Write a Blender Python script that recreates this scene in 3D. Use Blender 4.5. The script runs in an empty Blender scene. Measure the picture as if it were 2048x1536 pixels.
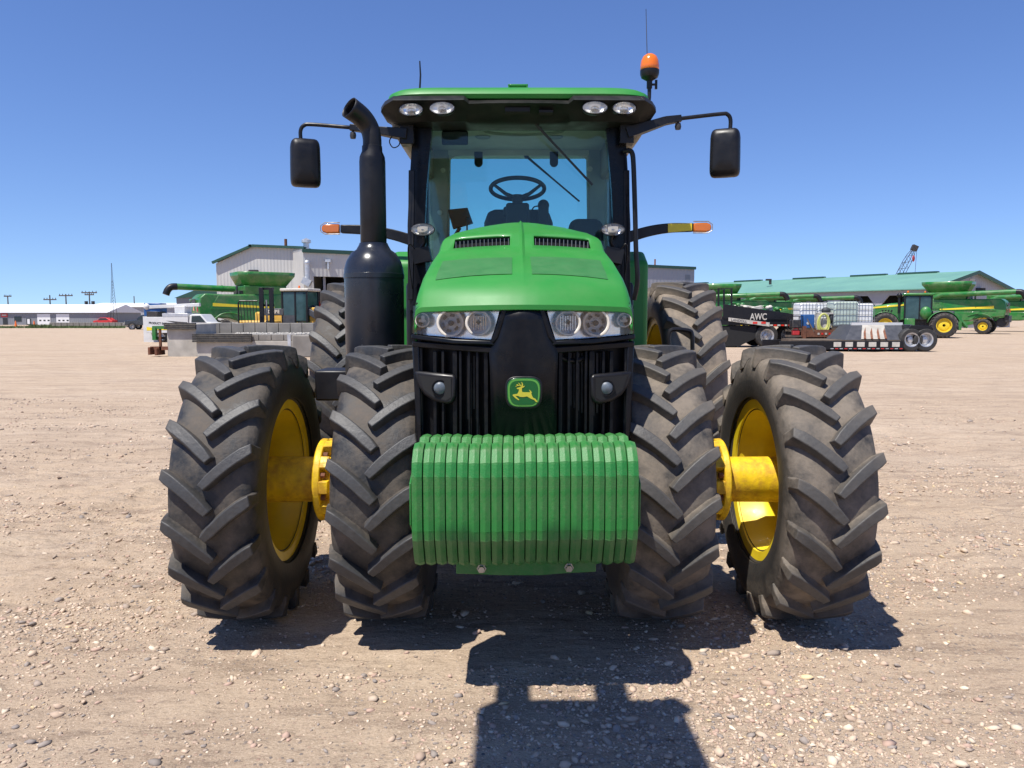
import bpy, bmesh, math, random
import numpy as np
from mathutils import Vector, Matrix, Euler
R_ = math.radians
random.seed(7); rng = np.random.default_rng(7)
S = bpy.context.scene
COL = S.collection

# ---------------------------------------------------------------- camera
F_PX, PITCH, CAM_H = 1538.0, R_(5.05), 1.70
cam_d = bpy.data.cameras.new('camera'); cam = bpy.data.objects.new('camera', cam_d); COL.objects.link(cam)
cam_d.sensor_fit = 'HORIZONTAL'; cam_d.sensor_width = 36.0; cam_d.lens = F_PX / 2048 * 36
cam_d.clip_start = 0.05; cam_d.clip_end = 5000
cam.location = (0, 0, CAM_H); cam.rotation_euler = (math.pi / 2 - PITCH, 0, 0)
S.camera = cam

# ---------------------------------------------------------------- light
SUN_TRAVEL = Vector((0.31, 0.36, -1.0)).normalized()      # direction the light travels
to_sun = -SUN_TRAVEL
SUN_EL = math.asin(to_sun.z)
W = bpy.data.worlds.new('World'); S.world = W; W.use_nodes = True
nt = W.node_tree; nt.nodes.clear()
wo = nt.nodes.new('ShaderNodeOutputWorld'); bg = nt.nodes.new('ShaderNodeBackground')
sky = nt.nodes.new('ShaderNodeTexSky'); sky.sky_type = 'NISHITA'; sky.sun_disc = False
sky.sun_elevation = SUN_EL
sky.sun_rotation = math.atan2(to_sun.x, to_sun.y)
sky.altitude = 900; sky.air_density = 1.0; sky.dust_density = 0.0; sky.ozone_density = 1.6
hs = nt.nodes.new('ShaderNodeHueSaturation'); hs.inputs['Saturation'].default_value = 1.12; hs.inputs['Hue'].default_value = 0.512
# look up the sky a little above the true direction: the yard's horizon is clear blue, not hazy white
wtc = nt.nodes.new('ShaderNodeTexCoord'); wmp = nt.nodes.new('ShaderNodeMapping'); wmp.inputs['Location'].default_value = (0, 0, .07); wmp.inputs['Scale'].default_value = (1, 1, .9)
nt.links.new(wtc.outputs['Generated'], wmp.inputs['Vector']); nt.links.new(wmp.outputs[0], sky.inputs['Vector'])
nt.links.new(sky.outputs[0], hs.inputs['Color'])
tint = nt.nodes.new('ShaderNodeMix'); tint.data_type = 'RGBA'; tint.blend_type = 'MULTIPLY'; tint.inputs[0].default_value = 1.0
tint.inputs[7].default_value = (.88, .99, 1.13, 1)          # camera white balance for the clear sky
nt.links.new(hs.outputs[0], tint.inputs[6]); nt.links.new(tint.outputs[2], bg.inputs[0]); bg.inputs[1].default_value = 0.105
nt.links.new(bg.outputs[0], wo.inputs[0])
sd = bpy.data.lights.new('sun', 'SUN'); sd.energy = 5.0; sd.angle = R_(0.53); sd.color = (1.0, 0.955, 0.88)
sun = bpy.data.objects.new('sun', sd); COL.objects.link(sun)
sun.rotation_euler = SUN_TRAVEL.to_track_quat('-Z', 'Y').to_euler()
S.view_settings.view_transform = 'Standard'; S.view_settings.look = 'None'
S.view_settings.gamma = 1; S.view_settings.exposure = 0.45; S.view_settings.use_curve_mapping = False
S.render.engine = 'CYCLES'

# ---------------------------------------------------------------- helpers
def P(u, v, Y):
    """world point seen at photo pixel (u, v) when it lies at distance Y"""
    a, b = (u - 1024) / F_PX, (768 - v) / F_PX
    dy = math.cos(PITCH) + b * math.sin(PITCH); dz = -math.sin(PITCH) + b * math.cos(PITCH)
    t = Y / dy
    return Vector((a * t, Y, CAM_H + dz * t))
def PG(u, D):
    p = P(u, 640, D); return Vector((p.x, D, 0))

def cr(pts, n=6):
    """Catmull-Rom smoothing of a path"""
    pts = [Vector(p) for p in pts]; q = [pts[0] * 2 - pts[1]] + pts + [pts[-1] * 2 - pts[-2]]
    out = []
    for i in range(1, len(q) - 2):
        for k in range(n):
            t = k / n; a, b, c, d = q[i - 1], q[i], q[i + 1], q[i + 2]
            out.append(0.5 * ((2 * b) + (c - a) * t + (2 * a - 5 * b + 4 * c - d) * t * t + (3 * b - a - 3 * c + d) * t ** 3))
    return out + [pts[-1]]

class MB:
    org = Vector((0, 0, 0))
    def __init__(s): s.v = []; s.f = []
    def add(s, vs, fs):
        k = len(s.v); s.v += [tuple(p) for p in vs]; s.f += [tuple(i + k for i in f) for f in fs]; return s
    def box(s, x0, x1, y0, y1, z0, z1):
        return s.add([(x0, y0, z0), (x1, y0, z0), (x1, y1, z0), (x0, y1, z0), (x0, y0, z1), (x1, y0, z1), (x1, y1, z1), (x0, y1, z1)],
                     [(0, 3, 2, 1), (4, 5, 6, 7), (0, 1, 5, 4), (1, 2, 6, 5), (2, 3, 7, 6), (3, 0, 4, 7)])
    def obox(s, c, size, rot=(0, 0, 0)):
        M = Euler(rot).to_matrix(); c = Vector(c); h = Vector(size) / 2
        vs = [c + M @ Vector((h.x * a, h.y * b, h.z * d)) for d in (-1, 1) for a, b in ((-1, -1), (1, -1), (1, 1), (-1, 1))]
        return s.add(vs, [(0, 3, 2, 1), (4, 5, 6, 7), (0, 1, 5, 4), (1, 2, 6, 5), (2, 3, 7, 6), (3, 0, 4, 7)])
    def bar(s, p0, p1, w, h, up=(0, 0, 1), w1=None, h1=None):
        p0, p1 = Vector(p0), Vector(p1); d = (p1 - p0).normalized(); a = d.cross(Vector(up))
        if a.length < 1e-4: a = d.cross(Vector((1, 0, 0)))
        a.normalize(); b = a.cross(d)
        w1 = w if w1 is None else w1; h1 = h if h1 is None else h1
        vs = [p + a * (ww / 2 * i) + b * (hh / 2 * j) for p, ww, hh in ((p0, w, h), (p1, w1, h1)) for i, j in ((-1, -1), (1, -1), (1, 1), (-1, 1))]
        return s.add(vs, [(0, 3, 2, 1), (4, 5, 6, 7), (0, 1, 5, 4), (1, 2, 6, 5), (2, 3, 7, 6), (3, 0, 4, 7)])
    def tube(s, pts, r, n=10, caps=True):
        pts = [Vector(p) for p in pts]; N = len(pts)
        rr = list(r) if hasattr(r, '__len__') else [r] * N
        if len(rr) != N: rr = list(np.interp(np.linspace(0, 1, N), np.linspace(0, 1, len(rr)), rr))
        t = [(pts[min(i + 1, N - 1)] - pts[max(i - 1, 0)]).normalized() for i in range(N)]
        a = t[0].orthogonal().normalized(); vs = []
        for i in range(N):
            a = (a - t[i] * a.dot(t[i])).normalized(); b = t[i].cross(a)
            vs += [pts[i] + (a * math.cos(2 * math.pi * k / n) + b * math.sin(2 * math.pi * k / n)) * rr[i] for k in range(n)]
        fs = [(i * n + k, i * n + (k + 1) % n, (i + 1) * n + (k + 1) % n, (i + 1) * n + k) for i in range(N - 1) for k in range(n)]
        if caps: fs += [tuple(range(n))[::-1], tuple((N - 1) * n + k for k in range(n))]
        return s.add(vs, fs)
    def cyl(s, p0, p1, r0, r1=None, n=16, caps=True): return s.tube([p0, p1], [r0, r0 if r1 is None else r1], n, caps)
    def lathe(s, prof, n=32, axis='z', c=(0, 0, 0), closed=False, caps=False):
        c = Vector(c); vs = []
        for r, h in prof:
            for k in range(n):
                a = 2 * math.pi * k / n; p, q = r * math.cos(a), r * math.sin(a)
                vs.append(c + Vector({'z': (p, q, h), 'x': (h, p, q), 'y': (p, h, q)}[axis]))
        m = len(prof); fs = []
        for i in range(m if closed else m - 1):
            j = (i + 1) % m
            fs += [(i * n + k, i * n + (k + 1) % n, j * n + (k + 1) % n, j * n + k) for k in range(n)]
        if caps: fs += [tuple(range(n))[::-1], tuple((m - 1) * n + k for k in range(n))]
        return s.add(vs, fs)
    def prism(s, poly, d):
        d = Vector(d); a = [Vector(p) for p in poly]; n = len(a)
        return s.add(a + [p + d for p in a], [tuple(range(n))[::-1], tuple(range(n, 2 * n))] + [(i, (i + 1) % n, n + (i + 1) % n, n + i) for i in range(n)])
    def loft(s, rings, closed=True, caps=True, skip=None):
        n = len(rings[0]); vs = [p for r in rings for p in r]; fs = []
        for i in range(len(rings) - 1):
            for k in range(n if closed else n - 1):
                if skip and skip(i, k): continue
                fs.append((i * n + k, i * n + (k + 1) % n, (i + 1) * n + (k + 1) % n, (i + 1) * n + k))
        if caps and closed: fs += [tuple(range(n))[::-1], tuple((len(rings) - 1) * n + k for k in range(n))]
        return s.add(vs, fs)
    def ell(s, c, rad, nu=16, nv=10, rot=(0, 0, 0)):
        M = Euler(rot).to_matrix(); c = Vector(c); vs = []
        for i in range(nv + 1):
            a = math.pi * i / nv
            for k in range(nu):
                b = 2 * math.pi * k / nu
                vs.append(c + M @ Vector((rad[0] * math.sin(a) * math.cos(b), rad[1] * math.sin(a) * math.sin(b), rad[2] * math.cos(a))))
        return s.add(vs, [(i * nu + k, (i + 1) * nu + k, (i + 1) * nu + (k + 1) % nu, i * nu + (k + 1) % nu) for i in range(nv) for k in range(nu)])
    def mesh(s, name, mat, smooth=35, recalc=True):
        me = bpy.data.meshes.new(name); o = MB.org
        me.from_pydata([(x - o.x, y - o.y, z - o.z) for x, y, z in s.v], [], s.f)
        if recalc:
            bm = bmesh.new(); bm.from_mesh(me); bmesh.ops.remove_doubles(bm, verts=bm.verts, dist=1e-5)
            bmesh.ops.recalc_face_normals(bm, faces=bm.faces); bm.to_mesh(me); bm.free()
        if smooth:
            me.polygons.foreach_set('use_smooth', [True] * len(me.polygons)); me.set_sharp_from_angle(angle=R_(smooth))
        me.materials.append(MAT[mat] if isinstance(mat, str) else mat)
        return me
    def build(s, name, mat, parent=None, smooth=35, bevel=0, seg=2, loc=None):
        o = bpy.data.objects.new(name, s.mesh(name, mat, smooth)); COL.objects.link(o)
        if parent is not None: o.parent = parent
        if loc is not None: o.location = loc
        if bevel:
            m = o.modifiers.new('bevel', 'BEVEL'); m.width = bevel; m.segments = seg; m.limit_method = 'ANGLE'; m.angle_limit = R_(35)
            m.harden_normals = False
        return o

def tag(o, label=None, cat=None, group=None, kind=None):
    if label: o['label'] = label
    if cat: o['category'] = cat
    if group: o['group'] = group
    if kind: o['kind'] = kind
    return o
def thing(name, label, cat, loc=(0, 0, 0), rz=0, group=None):
    o = bpy.data.objects.new(name, None); COL.objects.link(o); o.empty_display_size = 0.2
    o.location = loc; o.rotation_euler = (0, 0, rz)
    return tag(o, label, cat, group)
def obj_from(me, name, parent=None, loc=(0, 0, 0), rot=(0, 0, 0), scale=(1, 1, 1)):
    o = bpy.data.objects.new(name, me); COL.objects.link(o); o.parent = parent
    o.location = loc; o.rotation_euler = rot; o.scale = scale; return o
def copy_tree(o, parent=None):
    c = o.copy(); COL.objects.link(c); c.parent = parent
    for ch in list(o.children): copy_tree(ch, c)
    return c
_tx = {}
def text_part(body, height, mat, parent, loc, rot, name='lettering', depth=0.002, bold=0.0, width=None):
    cu = bpy.data.curves.new('txt', 'FONT'); cu.body = body; cu.size = height * 1.38; cu.extrude = depth; cu.offset = bold
    cu.align_x = 'CENTER'; cu.align_y = 'CENTER'
    t = bpy.data.objects.new('txt', cu); COL.objects.link(t)
    dg = bpy.context.evaluated_depsgraph_get(); me = bpy.data.meshes.new_from_object(t.evaluated_get(dg)); bpy.data.objects.remove(t)
    me.materials.clear(); me.materials.append(MAT[mat])
    if width:
        xs = [v.co.x for v in me.vertices]; k = width / (max(xs) - min(xs))
        for v in me.vertices: v.co.x *= k
    o = bpy.data.objects.new(name, me); COL.objects.link(o); o.parent = parent; o.location = loc; o.rotation_euler = rot
    return o

# ---------------------------------------------------------------- materials
MAT = {}
def mat(name, col, rough=.5, metal=0., coat=0., var=.12, scale=5., bump=0., bscale=60., dust=0., dustcol=(.33, .26, .19), dscale=7., rvar=.1, spec=.5):
    m = bpy.data.materials.new(name); m.use_nodes = True; n = m.node_tree; b = n.nodes['Principled BSDF']; L = n.links.new
    tc = n.nodes.new('ShaderNodeTexCoord')
    ns = n.nodes.new('ShaderNodeTexNoise'); ns.inputs['Scale'].default_value = scale; ns.inputs['Detail'].default_value = 6; L(tc.outputs['Object'], ns.inputs['Vector'])
    r = n.nodes.new('ShaderNodeMapRange'); r.inputs[1].default_value = .3; r.inputs[2].default_value = .7; L(ns.outputs[0], r.inputs[0])
    mx = n.nodes.new('ShaderNodeMix'); mx.data_type = 'RGBA'; L(r.outputs[0], mx.inputs[0])
    mx.inputs[6].default_value = (*[c * (1 - var) for c in col], 1); mx.inputs[7].default_value = (*[min(1, c * (1 + var)) for c in col], 1)
    out = mx.outputs[2]
    rr = n.nodes.new('ShaderNodeMapRange'); rr.inputs[1].default_value = .3; rr.inputs[2].default_value = .7
    rr.inputs[3].default_value = max(.02, rough - rvar); rr.inputs[4].default_value = min(1, rough + rvar); L(ns.outputs[0], rr.inputs[0]); rout = rr.outputs[0]
    if dust:
        dn = n.nodes.new('ShaderNodeTexNoise'); dn.inputs['Scale'].default_value = dscale; dn.inputs['Detail'].default_value = 9; dn.inputs['Roughness'].default_value = .68; L(tc.outputs['Object'], dn.inputs['Vector'])
        dr = n.nodes.new('ShaderNodeMapRange'); dr.inputs[1].default_value = .42; dr.inputs[2].default_value = .72; dr.inputs[4].default_value = dust; L(dn.outputs[0], dr.inputs[0])
        m2 = n.nodes.new('ShaderNodeMix'); m2.data_type = 'RGBA'; L(dr.outputs[0], m2.inputs[0]); L(out, m2.inputs[6]); m2.inputs[7].default_value = (*dustcol, 1); out = m2.outputs[2]
        m3 = n.nodes.new('ShaderNodeMix'); L(dr.outputs[0], m3.inputs[0]); L(rout, m3.inputs[2]); m3.inputs[3].default_value = .9; rout = m3.outputs[0]
    L(out, b.inputs['Base Color']); L(rout, b.inputs['Roughness'])
    b.inputs['Metallic'].default_value = metal; b.inputs['Coat Weight'].default_value = coat; b.inputs['Coat Roughness'].default_value = .08
    b.inputs['Specular IOR Level'].default_value = spec
    if bump:
        bn = n.nodes.new('ShaderNodeTexNoise'); bn.inputs['Scale'].default_value = bscale; bn.inputs['Detail'].default_value = 5; L(tc.outputs['Object'], bn.inputs['Vector'])
        bp = n.nodes.new('ShaderNodeBump'); bp.inputs['Strength'].default_value = bump; bp.inputs['Distance'].default_value = .01; L(bn.outputs[0], bp.inputs['Height']); L(bp.outputs[0], b.inputs['Normal'])
    MAT[name] = m; return m
def glass(name, tint, refl=1.0, rough=.02):
    m = bpy.data.materials.new(name); m.use_nodes = True; n = m.node_tree; n.nodes.clear(); L = n.links.new
    o = n.nodes.new('ShaderNodeOutputMaterial'); t = n.nodes.new('ShaderNodeBsdfTransparent'); g = n.nodes.new('ShaderNodeBsdfGlossy')
    t.inputs[0].default_value = (*tint, 1); g.inputs['Roughness'].default_value = rough
    f = n.nodes.new('ShaderNodeFresnel'); f.inputs[0].default_value = 1.5
    k = n.nodes.new('ShaderNodeMath'); k.operation = 'MULTIPLY'; k.inputs[1].default_value = refl; L(f.outputs[0], k.inputs[0])
    mx = n.nodes.new('ShaderNodeMixShader'); L(k.outputs[0], mx.inputs[0]); L(t.outputs[0], mx.inputs[1]); L(g.outputs[0], mx.inputs[2]); L(mx.outputs[0], o.inputs[0])
    MAT[name] = m; return m

DUST = (.34, .265, .19)
mat('green', (.024, .215, .032), .48, coat=.06, var=.06, scale=3, dust=.13, dustcol=(.16, .22, .10), dscale=5, spec=.4, rvar=.05)
mat('green_faded', (.026, .150, .036), .6, coat=0, var=.05, scale=9, dust=.05, dscale=22)
mat('green_cast', (.016, .165, .028), .45, coat=.0, var=.10, scale=11, bump=.22, bscale=170, dust=.40, dustcol=(.22, .22, .13), dscale=9, rvar=.08)
mat('green_far', (.012, .16, .022), .36, coat=.2, var=.14, scale=.9, dust=.32, dscale=1.6)
mat('yellow', (.78, .59, .014), .42, coat=.1, var=.08, scale=6, dust=.22, dustcol=(.36, .17, .04), dscale=9)
mat('yellow_rust', (.74, .50, .012), .45, var=.2, scale=9, dust=.9, dustcol=(.30, .11, .02), dscale=11, bump=.2, bscale=50)
mat('yellow_far', (.76, .54, .012), .4, var=.12, scale=2, dust=.2)
mat('stripe', (.80, .62, .03), .4, var=.05)
mat('black_plastic', (.008, .008, .010), .42, var=.25, scale=14, dust=.015, dscale=12, spec=.35)
mat('black_gloss', (.004, .005, .008), .30, var=.2, scale=8, dust=.02, dscale=20, spec=.22)
mat('fog_lens', (.10, .12, .145), .4, coat=.0, var=.2, scale=40)
mat('black_grille', (.005, .006, .008), .42, var=.3, scale=20, dust=.03, dscale=25, spec=.16)
mat('muffler', (.014, .017, .025), .3, var=.15, scale=6, dust=.03, dscale=10, spec=.5)
mat('dark_metal', (.03, .03, .033), .5, metal=.3, var=.3, scale=8, dust=.25)
mat('steel', (.45, .44, .42), .35, metal=.9, var=.25, scale=20)
mat('chrome', (.78, .79, .80), .16, metal=1., var=.06, scale=9, rvar=.05)
mat('chrome_soft', (.88, .88, .87), .24, metal=.8, var=.1, scale=12)
mat('lamp_ring', (.74, .68, .58), .35, var=.1, scale=12)
mat('reflector', (.88, .88, .86), .3, metal=.3, var=.1, scale=30)
mat('visor', (.012, .012, .012), .5, var=.25, scale=9, dust=.03, dscale=9, spec=.3)
mat('lamp_lens', (.66, .63, .57), .2, metal=.35, coat=.6, var=.2, scale=40)
mat('amber', (.62, .16, .012), .25, coat=.5, var=.1)
mat('orange_lens', (.80, .17, .008), .22, coat=.5, var=.08)
mat('red_lens', (.65, .03, .015), .3, coat=.4, var=.1)
mat('emblem_green', (.006, .10, .022), .3, coat=.4, var=.05)
mat('emblem_yellow', (.52, .46, .04), .4, var=.08)
mat('emblem_edge', (.10, .32, .05), .4, var=.08)
mat('interior_light', (.66, .68, .63), .8, var=.08, scale=8)
mat('interior_grey', (.36, .40, .39), .75, var=.1, scale=8)
mat('interior_dark', (.025, .028, .032), .6, var=.2)
mat('vent_beige', (.30, .27, .21), .6, var=.2)
mat('rubber_mat', (.018, .018, .019), .6, var=.4, scale=6, dust=.25)
mat('rust', (.16, .06, .03), .8, var=.35, scale=9, bump=.3)
mat('concrete', (.40, .37, .32), .85, var=.2, scale=2.2, bump=.3, bscale=30, dust=.3, dustcol=(.26, .235, .2), dscale=1.4)
mat('concrete_dark', (.20, .185, .165), .88, var=.22, scale=2, bump=.4, bscale=25, dust=.3, dustcol=(.36, .31, .25), dscale=1.5)
mat('white_paint', (.60, .60, .59), .35, coat=.2, var=.06, scale=2, dust=.12)
mat('white_roof', (.80, .80, .80), .5, var=.04)
mat('siding', (.50, .49, .46), .5, metal=.1, var=.05, scale=.4)
mat('siding_grey', (.20, .21, .23), .5, var=.07, scale=.4)
mat('siding_mid', (.33, .33, .35), .5, var=.06, scale=.4)
mat('trim_green', (.02, .07, .05), .5, var=.1)
mat('roof_green', (.14, .30, .235), .5, var=.05, scale=.25)
mat('door_white', (.72, .72, .72), .5, var=.04)
mat('glass_dark', (.02, .03, .035), .08, var=.2)
mat('glass_teal', (.03, .065, .07), .08, var=.3, scale=2)
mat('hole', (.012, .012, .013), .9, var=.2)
mat('wood_pole', (.09, .065, .05), .9, var=.25)
mat('pale_metal', (.55, .55, .55), .4, metal=.6, var=.12)
mat('tote_white', (.82, .82, .80), .35, var=.07, scale=2.5)
mat('tote_green', (.46, .54, .47), .35, var=.1, scale=2.5)
mat('cage', (.30, .31, .32), .45, metal=.6, var=.15)
mat('hose', (.55, .56, .16), .5, var=.1)
mat('blue_box', (.02, .09, .26), .4, var=.12)
mat('red_paint', (.5, .03, .03), .4, var=.1)
mat('dark_paint', (.03, .036, .045), .25, coat=.5, var=.12)
mat('deck_wood', (.12, .09, .065), .85, var=.3, scale=3)
mat('loader_yellow', (.62, .36, .05), .45, var=.12, scale=2, dust=.15)
mat('tarp_grey', (.05, .052, .06), .55, var=.2)
mat('dirty_white', (.52, .49, .43), .6, var=.15, scale=6, dust=.3)
mat('weed', (.07, .11, .03), .8, var=.4, scale=3)
glass('pane', (.82, .94, .91), .7)
glass('pane_rear', (.72, .93, .92), .6)
glass('clear', (.97, .97, .97), 1.0)
glass('far_pane', (.30, .42, .42), 1.3)

def rubber(name, r_in, r_out, base=(.050, .050, .051), dustc=(.125, .103, .082), lo_=.40, hi_=.68):
    """tyre rubber: tread floor carries dried mud on darker rubber, lug tops are lighter and cleaner"""
    m = bpy.data.materials.new(name); m.use_nodes = True; n = m.node_tree; b = n.nodes['Principled BSDF']; L = n.links.new
    tc = n.nodes.new('ShaderNodeTexCoord'); sx = n.nodes.new('ShaderNodeSeparateXYZ'); L(tc.outputs['Object'], sx.inputs[0])
    cx = n.nodes.new('ShaderNodeCombineXYZ'); L(sx.outputs[1], cx.inputs[1]); L(sx.outputs[2], cx.inputs[2])
    ln = n.nodes.new('ShaderNodeVectorMath'); ln.operation = 'LENGTH'; L(cx.outputs[0], ln.inputs[0])
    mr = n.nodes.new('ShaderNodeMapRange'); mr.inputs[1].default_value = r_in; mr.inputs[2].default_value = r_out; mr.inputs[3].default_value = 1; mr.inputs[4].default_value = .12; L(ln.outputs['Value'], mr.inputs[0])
    lo = n.nodes.new('ShaderNodeMapRange'); lo.inputs[1].default_value = r_in - .16; lo.inputs[2].default_value = r_in - .06; lo.inputs[3].default_value = .12; L(ln.outputs['Value'], lo.inputs[0])
    n1 = n.nodes.new('ShaderNodeTexNoise'); n1.inputs['Scale'].default_value = 6; n1.inputs['Detail'].default_value = 10; n1.inputs['Roughness'].default_value = .7; L(tc.outputs['Object'], n1.inputs['Vector'])
    r1 = n.nodes.new('ShaderNodeMapRange'); r1.inputs[1].default_value = lo_; r1.inputs[2].default_value = hi_; L(n1.outputs[0], r1.inputs[0])
    mu = n.nodes.new('ShaderNodeMath'); mu.operation = 'MULTIPLY'; L(mr.outputs[0], mu.inputs[0]); L(r1.outputs[0], mu.inputs[1])
    mu2 = n.nodes.new('ShaderNodeMath'); mu2.operation = 'MULTIPLY'; L(mu.outputs[0], mu2.inputs[0]); L(lo.outputs[0], mu2.inputs[1])
    n2 = n.nodes.new('ShaderNodeTexNoise'); n2.inputs['Scale'].default_value = 30; n2.inputs['Detail'].default_value = 6; L(tc.outputs['Object'], n2.inputs['Vector'])
    mv = n.nodes.new('ShaderNodeMix'); mv.data_type = 'RGBA'; L(n2.outputs[0], mv.inputs[0]); mv.inputs[6].default_value = (*[c * .6 for c in base], 1); mv.inputs[7].default_value = (*[c * 1.5 for c in base], 1)
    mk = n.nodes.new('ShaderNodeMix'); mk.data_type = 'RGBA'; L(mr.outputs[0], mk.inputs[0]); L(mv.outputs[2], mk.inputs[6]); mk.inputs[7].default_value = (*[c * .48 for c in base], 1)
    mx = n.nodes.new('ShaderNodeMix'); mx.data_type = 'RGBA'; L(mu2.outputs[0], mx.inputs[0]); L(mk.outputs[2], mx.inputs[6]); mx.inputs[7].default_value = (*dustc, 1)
    L(mx.outputs[2], b.inputs['Base Color'])
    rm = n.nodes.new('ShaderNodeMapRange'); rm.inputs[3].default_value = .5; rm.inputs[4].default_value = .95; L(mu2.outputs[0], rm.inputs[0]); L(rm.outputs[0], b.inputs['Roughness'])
    b.inputs['Specular IOR Level'].default_value = .4
    bp = n.nodes.new('ShaderNodeBump'); bp.inputs['Strength'].default_value = .35; bp.inputs['Distance'].default_value = .006
    n3 = n.nodes.new('ShaderNodeTexNoise'); n3.inputs['Scale'].default_value = 55; n3.inputs['Detail'].default_value = 6; L(tc.outputs['Object'], n3.inputs['Vector'])
    L(n3.outputs[0], bp.inputs['Height']); L(bp.outputs[0], b.inputs['Normal'])
    MAT[name] = m
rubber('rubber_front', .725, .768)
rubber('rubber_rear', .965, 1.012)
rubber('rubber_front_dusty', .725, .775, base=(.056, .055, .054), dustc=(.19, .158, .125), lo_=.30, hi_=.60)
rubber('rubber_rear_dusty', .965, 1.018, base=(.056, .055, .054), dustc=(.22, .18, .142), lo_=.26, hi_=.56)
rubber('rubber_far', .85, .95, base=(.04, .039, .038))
mat('rubber_plain', (.022, .022, .022), .7, var=.3, scale=5, dust=.3, dustcol=(.10, .085, .07))
# ================================================================ ground
def vnoise(x, y, s, seed):
    """smooth value noise"""
    g = np.random.default_rng(seed).random((256, 256)); X, Y = x * s, y * s
    xi, yi = np.floor(X).astype(int), np.floor(Y).astype(int); fx, fy = X - xi, Y - yi
    fx, fy = fx * fx * (3 - 2 * fx), fy * fy * (3 - 2 * fy)
    a, b, c, d = g[xi % 256, yi % 256], g[(xi + 1) % 256, yi % 256], g[xi % 256, (yi + 1) % 256], g[(xi + 1) % 256, (yi + 1) % 256]
    return (a * (1 - fx) + b * fx) * (1 - fy) + (c * (1 - fx) + d * fx) * fy - .5
def ground_h(x, y):
    r = .03 * vnoise(x, y, .35, 1) + .022 * vnoise(x, y * 1.6, 1.3, 2) + .013 * vnoise(x, y * 1.4, 4.1, 3) + .007 * vnoise(x, y, 11, 4) + .004 * vnoise(x, y, 27, 5)
    # wandering wheel ruts on both sides of the yard
    for cx, amp, sd in ((-3.4, .035, 11), (-5.6, .03, 12), (3.6, .03, 13), (5.4, .035, 14)):
        c = cx + 1.6 * vnoise(y * .0 + sd, y, .12, sd)
        r = r - amp * np.exp(-((x - c) / .28) ** 2) * (.6 + .8 * vnoise(x, y, .6, sd + 20)) + .02 * np.exp(-((np.abs(x - c) - .42) / .12) ** 2) * (.5 + vnoise(x, y, 2.2, sd + 40))
    # broken mud crust: low plates with steep edges, drawn out sideways
    t = vnoise(x * .7, y * 1.9, 3.3, 51) + .6 * vnoise(x, y * 1.6, 8.5, 52) + .3 * vnoise(x, y, 19, 53)
    zone = np.clip(.5 + 2.2 * vnoise(x * .6, y, .55, 54), .12, 1)
    r = r + .024 * np.clip(t * 3.6, -.5, .5) * zone + .012 * np.clip(vnoise(x * .5, y * 2.4, 6.1, 55) * 4, -.2, .5) * zone
    far = np.clip((np.hypot(x, y) - 9) / 12, 0, 1)
    r = r * (1 - .3 * far)
    d = np.ones_like(r)                                   # pressed flat under the wheels
    for wx in (-1.43, -.68, .79, 1.54): d = np.minimum(d, 1 - np.exp(-(((x - wx) / .32) ** 2 + ((y - 4.37) / .45) ** 2) ** 2))
    return r * d - .012
def axis(near0, near1, step, far0, far1, grow):
    a = list(np.arange(near0, near1, step)); s = step
    while a[-1] < far1: s *= grow; a.append(a[-1] + s)
    s = step; b = []; q = near0
    while q > far0: s *= grow; q -= s; b.append(q)
    return np.array(b[::-1] + a)
gx = axis(-4.6, 4.7, .022, -1500, 1500, 1.045); gy = axis(2.3, 7.0, .022, -300, 2500, 1.035)
XX, YY = np.meshgrid(gx, gy, indexing='ij'); ZZ = ground_h(XX, YY)
nx, ny = len(gx), len(gy)
me = bpy.data.meshes.new('ground')
idx = np.arange(nx * ny).reshape(nx, ny)
quads = np.stack([idx[:-1, :-1], idx[1:, :-1], idx[1:, 1:], idx[:-1, 1:]], -1).reshape(-1, 4)
me.vertices.add(nx * ny); me.vertices.foreach_set('co', np.stack([XX, YY, ZZ], -1).astype(np.float32).ravel())
me.loops.add(quads.size); me.loops.foreach_set('vertex_index', quads.ravel().astype(np.int32))
me.polygons.add(len(quads)); me.polygons.foreach_set('loop_start', np.arange(0, quads.size, 4, dtype=np.int32)); me.polygons.foreach_set('loop_total', np.full(len(quads), 4, np.int32))
me.polygons.foreach_set('use_smooth', np.ones(len(quads), bool)); me.update(calc_edges=True)
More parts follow.
